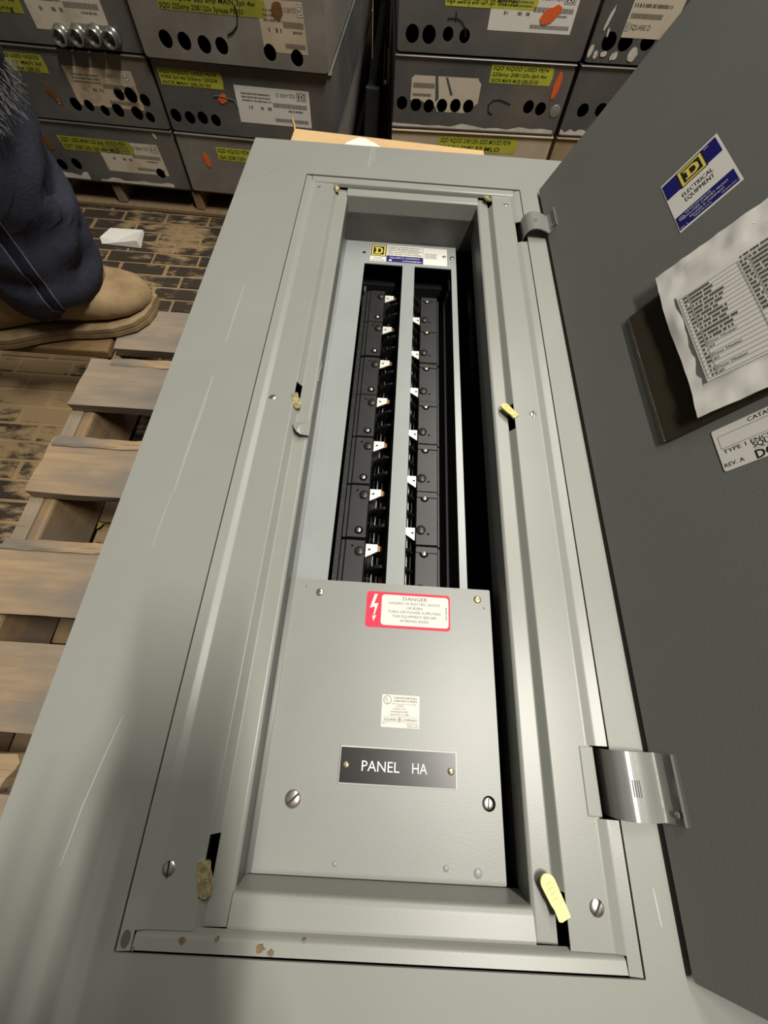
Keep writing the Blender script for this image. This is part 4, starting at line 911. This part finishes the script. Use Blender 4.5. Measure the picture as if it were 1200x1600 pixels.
# ------------------------------------------------------------------ people
def skin_mesh(name, joints, bones, parent, k, root, lev=2, mats=None):
    """one continuous surface grown over a skeleton: joints {name: (pos, radius[, radius2])}"""
    names = list(joints); me = bpy.data.meshes.new(name)
    me.from_pydata([joints[n][0] for n in names], [(names.index(a), names.index(b)) for a, b in bones], [])
    o = bpy.data.objects.new(name, me); COL.objects.link(o)
    sk = o.modifiers.new('skin', 'SKIN'); sk.use_smooth_shade = True
    sv = me.skin_vertices[0].data if me.skin_vertices else None
    if sv is None:
        me.skin_vertices.new(); sv = me.skin_vertices[0].data
    for i, n in enumerate(names):
        r = joints[n][1:]; sv[i].radius = (r[0], r[1] if len(r) > 1 else r[0]); sv[i].use_root = (n == root)
    sb = o.modifiers.new('sub', 'SUBSURF'); sb.levels = lev; sb.render_levels = lev
    bpy.context.view_layer.update(); dg = bpy.context.evaluated_depsgraph_get()
    m2 = bpy.data.meshes.new_from_object(o.evaluated_get(dg)); bpy.data.objects.remove(o)
    m2.materials.clear(); m2.materials.append(M[k])
    for p in m2.polygons: p.use_smooth = True
    o2 = bpy.data.objects.new(name, m2); COL.objects.link(o2)
    if parent: o2.parent = parent; o2.matrix_parent_inverse = parent.matrix_basis.inverted()
    return o2
def hand_bones(J, B, wrist, dirv, side, nm, curl=.5):
    """palm and five fingers, skinned chains rooted in the palm"""
    d = Vector(dirv).normalized(); s = Vector(side).normalized(); n = d.cross(s).normalized(); w0 = Vector(J[wrist][0])
    pc = w0 + d * .055; J[nm + 'palm'] = (tuple(pc), .030, .016); B.append((wrist, nm + 'palm'))
    for i, (u, ln) in enumerate(((-.030, .066), (-.010, .076), (.010, .072), (.028, .058))):
        k = w0 + d * .088 + s * u; J[nm + 'k%d' % i] = (tuple(k), .0095); B.append((nm + 'palm', nm + 'k%d' % i)); p = k; a = .25
        for j, f in enumerate((.46, .30, .24)):
            a += curl; p = p + (d * math.cos(a) + n * math.sin(a)) * ln * f; J[nm + 'f%d%d' % (i, j)] = (tuple(p), .0088 - .0012 * j); B.append((nm + ('k%d' % i if j == 0 else 'f%d%d' % (i, j - 1)), nm + 'f%d%d' % (i, j)))
    p = w0 + d * .030 - s * .030; J[nm + 't0'] = (tuple(p), .013); B.append((nm + 'palm', nm + 't0'))
    p = p - s * .022 + d * .026; J[nm + 't1'] = (tuple(p), .0105); B.append((nm + 't0', nm + 't1')); p = p + d * .028 + n * .008; J[nm + 't2'] = (tuple(p), .009); B.append((nm + 't1', nm + 't2'))
def boot(parent, heel, toe, ztop, ang_z=0.0, L_=.30, side=1):
    d = Vector((toe[0] - heel[0], toe[1] - heel[1], 0)); a = math.atan2(d.y, d.x); T = TR((heel[0], heel[1], heel[2])) @ RZ(a) @ RY(ang_z)
    secs = [(0, .026, .10, .0), (.015, .036, .125, .0), (.05, .041, .14, .0), (.10, .040, .135, .0), (.14, .042, .105, .0), (.18, .047, .085, .004), (.22, .0505, .070, .006), (.255, .047, .058, .005), (.280, .036, .048, .002), (.294, .020, .036, .0), (.299, .006, .026, .0)]
    vs = []; fs = []; n = 16
    for s, hw, ht, cy in secs:
        s = s * L_ / .30
        for i in range(n):
            t = 2 * math.pi * i / n; cx_, sz_ = math.cos(t), math.sin(t)
            yy = cy * side + hw * math.copysign(abs(cx_) ** .75, cx_); zz = .016 + (ht - .016) * (.5 + .5 * math.copysign(abs(sz_) ** .8, sz_)); vs.append((s, yy, zz))
    for j in range(len(secs) - 1):
        for i in range(n): fs.append((j * n + i, (j + 1) * n + i, (j + 1) * n + (i + 1) % n, j * n + (i + 1) % n))
    fs.append(tuple(range(n))); fs.append(tuple(range((len(secs) - 1) * n, len(secs) * n))[::-1])
    mb = MB(T); mb.add(vs, fs, 'suede', smooth=True); up = mb.build('boot', parent)
    def outline(g): 
        P_ = [(s * L_ / .30, cy * side + hw + g) for s, hw, ht, cy in secs]; Q = [(s * L_ / .30, cy * side - hw - g) for s, hw, ht, cy in secs]
        return [(-.004 - g * .3, 0)] + Q + [(secs[-1][0] * L_ / .30 + g * 1.2, cy * 0)] + P_[::-1]
    def rim(z, g):
        return [(x, yy, z) for x, yy in outline(g)]
    lv = [rim(0, .001), rim(.003, .0042), rim(.010, .0048), (rim(.0112, .0030)), rim(.0124, .0050), rim(.019, .0052), rim(.021, .0030), rim(.022, -.006)]
    m = len(lv[0]); vs = [p for r in lv for p in r]; fs = []
    for j in range(len(lv) - 1):
        for i in range(m): fs.append((j * m + i, j * m + (i + 1) % m, (j + 1) * m + (i + 1) % m, (j + 1) * m + i))
    fs.append(tuple(range(m))[::-1]); fs.append(tuple(range((len(lv) - 1) * m, len(lv) * m)))
    mb = MB(T); mb.add(vs, fs, 'sole', smooth=False); so = mb.build('sole', up)
    return up
def head(parent, c, yaw, k_hair='hair', pitch=0):
    T = TR(c) @ RZ(yaw) @ RY(pitch); bm = bmesh.new(); bmesh.ops.create_uvsphere(bm, u_segments=24, v_segments=18, radius=1)
    for q_ in bm.verts:
        x, yy, z = q_.co; f = 1 - .22 * max(0, -z) ** 1.5
        q_.co = Vector((x * .098 * (f if x < 0 else 1 - .08 * max(0, -z)), yy * .076 * f, z * .118))
        if x > .86 and -.25 < z < .15 and abs(yy) < .2: q_.co.x += .022 * (1 - abs(yy) / .2) * (1 - abs(z + .1) / .35)
    mb = MB(T); mb.bm(bm, 'skin', smooth=True); o = mb.build('head', parent)
    mb = MB(T)
    for s in (-1, 1):
        mb.lathe([(.012, -.001), (.010, .004), (.0003, .006)], 'white', TR((.084, s * .030, .008)) @ RY(math.pi / 2), n=12); mb.lathe([(.006, .004), (.0045, .0068), (.0003, .007)], 'ink', TR((.084, s * .030, .008)) @ RY(math.pi / 2), n=10)
        mb.rbox(-.018, .012, s * .074 - .006, s * .074 + .006, -.030, .030, .005, 'skin')
    mb.rbox(.080, .088, -.024, .024, -.060, -.052, .003, 'red'); mb.build('face', parent)
    bm = bmesh.new(); bmesh.ops.create_uvsphere(bm, u_segments=24, v_segments=16, radius=1)
    for q_ in bm.verts: x, yy, z = q_.co; q_.co = Vector((x * .103 - .010, yy * .083, z * .112 + .018)) if z > -.15 and (x < .45 or z > .55) else Vector((x * .08 - .02, yy * .06, z * .08 + .02))
    mb = MB(T); mb.bm(bm, k_hair, smooth=True); mb.build('hair', parent)

# the worker at the left: one lower leg and boot are in the picture
wk = thing('person', 'person in dark navy jeans and tan boots standing beside the pallet', 'person', (-.42, .66, DECK))
J = {}; B = []
def chain(*n):
    for a, b in zip(n[:-1], n[1:]): B.append((a, b))
H0 = DECK
J.update({'pel': ((-.52, .62, H0 + .93), .135, .11), 'hipR': ((-.44, .60, H0 + .88), .088), 'kneeR': ((-.262, .655, H0 + .475), .062), 'calfR': ((-.270, .668, H0 + .33), .056), 'ankR': ((-.335, .672, H0 + .085), .036), 'footR': ((-.28, .692, H0 + .045), .026),
          'hipL': ((-.60, .70, H0 + .88), .088), 'kneeL': ((-.62, .86, H0 + .47), .060), 'calfL': ((-.66, .86, H0 + .32), .054), 'ankL': ((-.72, .85, H0 + .085), .040), 'footL': ((-.64, .89, H0 + .05), .034),
          'belly': ((-.53, .62, H0 + 1.08), .13, .10), 'chest': ((-.50, .62, H0 + 1.30), .15, .10), 'neck': ((-.47, .62, H0 + 1.47), .055), 'hd': ((-.455, .62, H0 + 1.54), .05),
          'shR': ((-.44, .47, H0 + 1.40), .062), 'elR': ((-.37, .40, H0 + 1.14), .043), 'wrR': ((-.22, .45, H0 + 1.02), .030), 'shL': ((-.56, .77, H0 + 1.40), .062), 'elL': ((-.52, .86, H0 + 1.14), .043), 'wrL': ((-.38, .84, H0 + 1.00), .030)})
chain('pel', 'belly', 'chest', 'neck', 'hd'); chain('pel', 'hipR', 'kneeR', 'calfR', 'ankR', 'footR'); chain('pel', 'hipL', 'kneeL', 'calfL', 'ankL', 'footL'); chain('chest', 'shR', 'elR', 'wrR'); chain('chest', 'shL', 'elL', 'wrL')
hand_bones(J, B, 'wrR', (.8, .2, -.4), (-.2, .95, 0), 'r_'); hand_bones(J, B, 'wrL', (.8, -.1, -.5), (.1, -.95, 0), 'l_')
skin_mesh('body', J, B, wk, 'skin', 'pel')
JJ = {'pel': ((-.52, .63, H0 + .97), .17, .14), 'hipR': ((-.44, .61, H0 + .86), .115), 'thR': ((-.335, .63, H0 + .66), .108), 'kneeR': ((-.245, .660, H0 + .475), .098), 'calfR': ((-.252, .672, H0 + .32), .096), 'lowR': ((-.272, .684, H0 + .185), .088), 'foldR': ((-.280, .694, H0 + .105), .082), 'hemR': ((-.282, .697, H0 + .030), .070),
      'hipL': ((-.60, .70, H0 + .86), .115), 'kneeL': ((-.625, .86, H0 + .475), .088), 'calfL': ((-.655, .86, H0 + .32), .082), 'hemL': ((-.69, .865, H0 + .075), .076)}
skin_mesh('jeans', JJ, [('pel', 'hipR'), ('hipR', 'thR'), ('thR', 'kneeR'), ('kneeR', 'calfR'), ('calfR', 'lowR'), ('lowR', 'foldR'), ('foldR', 'hemR'), ('pel', 'hipL'), ('hipL', 'kneeL'), ('kneeL', 'calfL'), ('calfL', 'hemL')], wk, 'denim', 'pel', 3)
jn = wk.children[-1]; jn.data.materials.append(M['denimseam'])
def wrinkle(me, amp, sc):
    me.update(); nrm = [v.normal.copy() for v in me.vertices]
    for v, n in zip(me.vertices, nrm):
        p = v.co; q_ = Vector((p.x * sc, p.y * sc, p.z * sc * 1.5 + p.x * 9))
        f = mnoise.noise(q_) + .5 * mnoise.noise(q_ * 2.3); v.co = p + n * amp * (1 - 2.2 * abs(f))
    me.update()
wrinkle(jn.data, .010, 9)
from mathutils.bvhtree import BVHTree
jt = BVHTree.FromPolygons([v.co for v in jn.data.vertices], [tuple(p.vertices) for p in jn.data.polygons])
AX = [Vector(JJ[n][0]) for n in ('kneeR', 'calfR', 'lowR', 'foldR', 'hemR')]
def leg_pt(u, ang, off):
    u *= len(AX) - 1; i = min(int(u), len(AX) - 2); p = AX[i].lerp(AX[i + 1], u - i); d = Vector((math.cos(ang), math.sin(ang), 0))
    h = jt.ray_cast(p, d); return (h[0] if h[0] else p + d * .09) + d * off
sm = MB()
for k_ in range(2):
    a0 = (-1.02, -.86)[k_]; sm.tube([leg_pt(.05 + .93 * i / 40, a0 - .1 * i / 40, .0004) for i in range(41)], .0011, 'thread', n=5)
pl_ = [leg_pt(.05 + .93 * i / 40, -1.02 - .1 * i / 40 + .0, .0002) for i in range(41)]; pr_ = [leg_pt(.05 + .93 * i / 40, -.86 - .1 * i / 40, .0002) for i in range(41)]; pm_ = [leg_pt(.05 + .93 * i / 40, -.94 - .1 * i / 40, .0024) for i in range(41)]
sm.add([tuple(p) for p in pl_ + pm_ + pr_], [(i, i + 1, 42 + i, 41 + i) for i in range(40)] + [(41 + i, 42 + i, 83 + i, 82 + i) for i in range(40)], 'denimseam')
so_ = sm.build('side_seam', jn)
fr = MB(); rr = random.Random(4)
for i in range(150):
    p = leg_pt(rr.uniform(.28, .335), rr.uniform(-.75, .6), -.001); d = Vector((rr.uniform(-.2, .7), rr.uniform(-.7, .5), rr.uniform(-1.2, .1))).normalized()
    fr.tube([p, p + d * .006, p + d * .011 + Vector((rr.uniform(-.004, .004), rr.uniform(-.004, .004), -.005))], .00045, 'fray', n=3)
fo_ = fr.build('frayed_patch', jn); fo_['kind'] = 'stuff'; lab(fo_, 'frayed pale threads at the knee')
JK = {'w': ((-.525, .62, H0 + .98), .185, .15), 'b': ((-.53, .62, H0 + 1.10), .175, .135), 'c': ((-.50, .62, H0 + 1.32), .185, .13), 'n': ((-.475, .62, H0 + 1.44), .075), 'sR': ((-.44, .465, H0 + 1.40), .085), 'eR': ((-.37, .40, H0 + 1.14), .062), 'wR': ((-.25, .44, H0 + 1.04), .045), 'sL': ((-.56, .775, H0 + 1.40), .085), 'eL': ((-.52, .86, H0 + 1.14), .062), 'wL': ((-.41, .845, H0 + 1.02), .045)}
skin_mesh('jacket', JK, [('w', 'b'), ('b', 'c'), ('c', 'n'), ('c', 'sR'), ('sR', 'eR'), ('eR', 'wR'), ('c', 'sL'), ('sL', 'eL'), ('eL', 'wL')], wk, 'shirt', 'w')
wpi = wk.matrix_basis.inverted()
def childfix(o): o.matrix_parent_inverse = wpi
_b = MB.build
def build_w(self, name, parent=None, loc=None):
    o = _b(self, name, parent, loc)
    if parent is not None and parent.name.startswith('person'): o.matrix_parent_inverse = parent.matrix_basis.inverted()
    return o
MB.build = build_w
head(wk, (-.45, .62, H0 + 1.62), .3)
boot(wk, (-.402, .644, DECK + .0005), (-.165, .737, DECK), .1, 0, .258, -1); boot(wk, (-.79, .83, FLOOR + .12), (-.52, .95, 0), .1, 0, .296, 1)

# ------------------------------------------------------------------ the one who takes the picture: phone, hands and body behind the lens
TP = Matrix(((CX.x, -CY.x, -CZ.x, CPOS.x), (CX.y, -CY.y, -CZ.y, CPOS.y), (CX.z, -CY.z, -CZ.z, CPOS.z), (0, 0, 0, 1)))

def Cc(x, y, z): return TP @ Vector((x, y, z))          # metres right, up and back from the lens
ph = thing('phone', 'black phone held over the panel to take the picture', 'phone', tuple(Cc(-.019, -.055, .012)))
pin = ph.matrix_basis.inverted()
mb = MB(TP); mb.rbox(-.0575, .0195, -.1300, .0180, .0080, .0158, .0035, 'phone', seg=3); o = mb.build('body', ph); o.matrix_parent_inverse = pin
mb = MB(TP)
for u, v in ((0, 0), (-.022, .0), (-.011, -.019)): mb.lathe([(.0095, .0081), (.0095, .0062), (.0078, .0056), (.0076, .0076), (.0003, .0076)], 'phone', TR((u, v, 0)), n=20)
o = mb.build('lens_ring', ph); o.matrix_parent_inverse = pin
pg = thing('person', 'person in a dark jacket crouching at the near end of the panel behind the phone', 'person', (.30, -.40, FLOOR))
F0 = FLOOR; J = {}; B = []
J.update({'pel': ((.30, -0.580, F0 + .42), .13, .11), 'hipR': ((.40, -0.560, F0 + .40), .088), 'kneeR': ((.47, -0.200, F0 + .42), .062), 'ankR': ((.452, -0.470, F0 + .09), .04), 'footR': ((.457, -0.38, F0 + .05), .03),
 'hipL': ((.20, -0.560, F0 + .40), .088), 'kneeL': ((.10, -0.200, F0 + .46), .062), 'ankL': ((.119, -0.470, F0 + .09), .04), 'footL': ((.114, -0.38, F0 + .05), .03),
 'belly': ((.30, -0.540, F0 + .58), .13, .10), 'chest': ((.31, -0.420, F0 + .80), .15, .10), 'neck': ((.31, -0.330, F0 + .97), .055), 'hd': ((.31, -0.310, F0 + 1.03), .05),
 'shR': ((.48, -0.380, F0 + .90), .062), 'elR': ((.42, -0.22, F0 + .68), .044), 'wrR': (tuple(Cc(.040, -.215, .082)), .029),
 'shL': ((.14, -0.400, F0 + .90), .062), 'elL': ((.10, -0.23, F0 + .68), .044), 'wrL': (tuple(Cc(-.078, -.215, .082)), .029)})
chain('pel', 'belly', 'chest', 'neck', 'hd'); chain('pel', 'hipR', 'kneeR', 'ankR', 'footR'); chain('pel', 'hipL', 'kneeL', 'ankL', 'footL'); chain('chest', 'shR', 'elR', 'wrR'); chain('chest', 'shL', 'elL', 'wrL')
R3 = TP.to_3x3()
hand_bones(J, B, 'wrR', R3 @ Vector((-.28, 1, .05)), R3 @ Vector((1, .28, .1)), 'r_', .42); hand_bones(J, B, 'wrL', R3 @ Vector((.22, 1, .05)), R3 @ Vector((-1, .22, .1)), 'l_', -.42)
skin_mesh('body', J, B, pg, 'skin', 'pel')
skin_mesh('trousers', {'pel': ((.30, -0.580, F0 + .44), .165, .14), 'hR': ((.40, -0.560, F0 + .40), .112), 'kR': ((.47, -0.200, F0 + .42), .085), 'aR': ((.452, -0.455, F0 + .13), .066), 'hL': ((.20, -0.560, F0 + .40), .112), 'kL': ((.10, -0.200, F0 + .46), .085), 'aL': ((.119, -0.455, F0 + .13), .066)},
 [('pel', 'hR'), ('hR', 'kR'), ('kR', 'aR'), ('pel', 'hL'), ('hL', 'kL'), ('kL', 'aL')], pg, 'denim', 'pel')
ew = Vector((.42, -0.22, F0 + .68)); wl = Cc(-.078, -.215, .082); el = Vector((.10, -0.23, F0 + .68)); cl = el + (wl - el) * .82; ww = Cc(.040, -.215, .082); cu = ew + (ww - ew) * .82
skin_mesh('jacket', {'w': ((.30, -0.570, F0 + .50), .18, .145), 'b': ((.30, -0.540, F0 + .60), .17, .13), 'c': ((.31, -0.420, F0 + .81), .185, .13), 'n': ((.31, -0.350, F0 + .94), .075), 'sR': ((.48, -0.380, F0 + .90), .085), 'eR': (tuple(ew), .062), 'wR': (tuple(cu), .046), 'sL': ((.14, -0.400, F0 + .90), .085), 'eL': (tuple(el), .062), 'wL': (tuple(cl), .046)},
 [('w', 'b'), ('b', 'c'), ('c', 'n'), ('c', 'sR'), ('sR', 'eR'), ('eR', 'wR'), ('c', 'sL'), ('sL', 'eL'), ('eL', 'wL')], pg, 'shirt', 'w')
head(pg, (.31, -0.280, F0 + 1.11), 1.57, pitch=.5)
boot(pg, (.45, -.53, FLOOR + .0005), (.46, -.24, 0), .1, 0, .296, 1); boot(pg, (.12, -.53, FLOOR + .0005), (.11, -.24, 0), .1, 0, .296, -1)
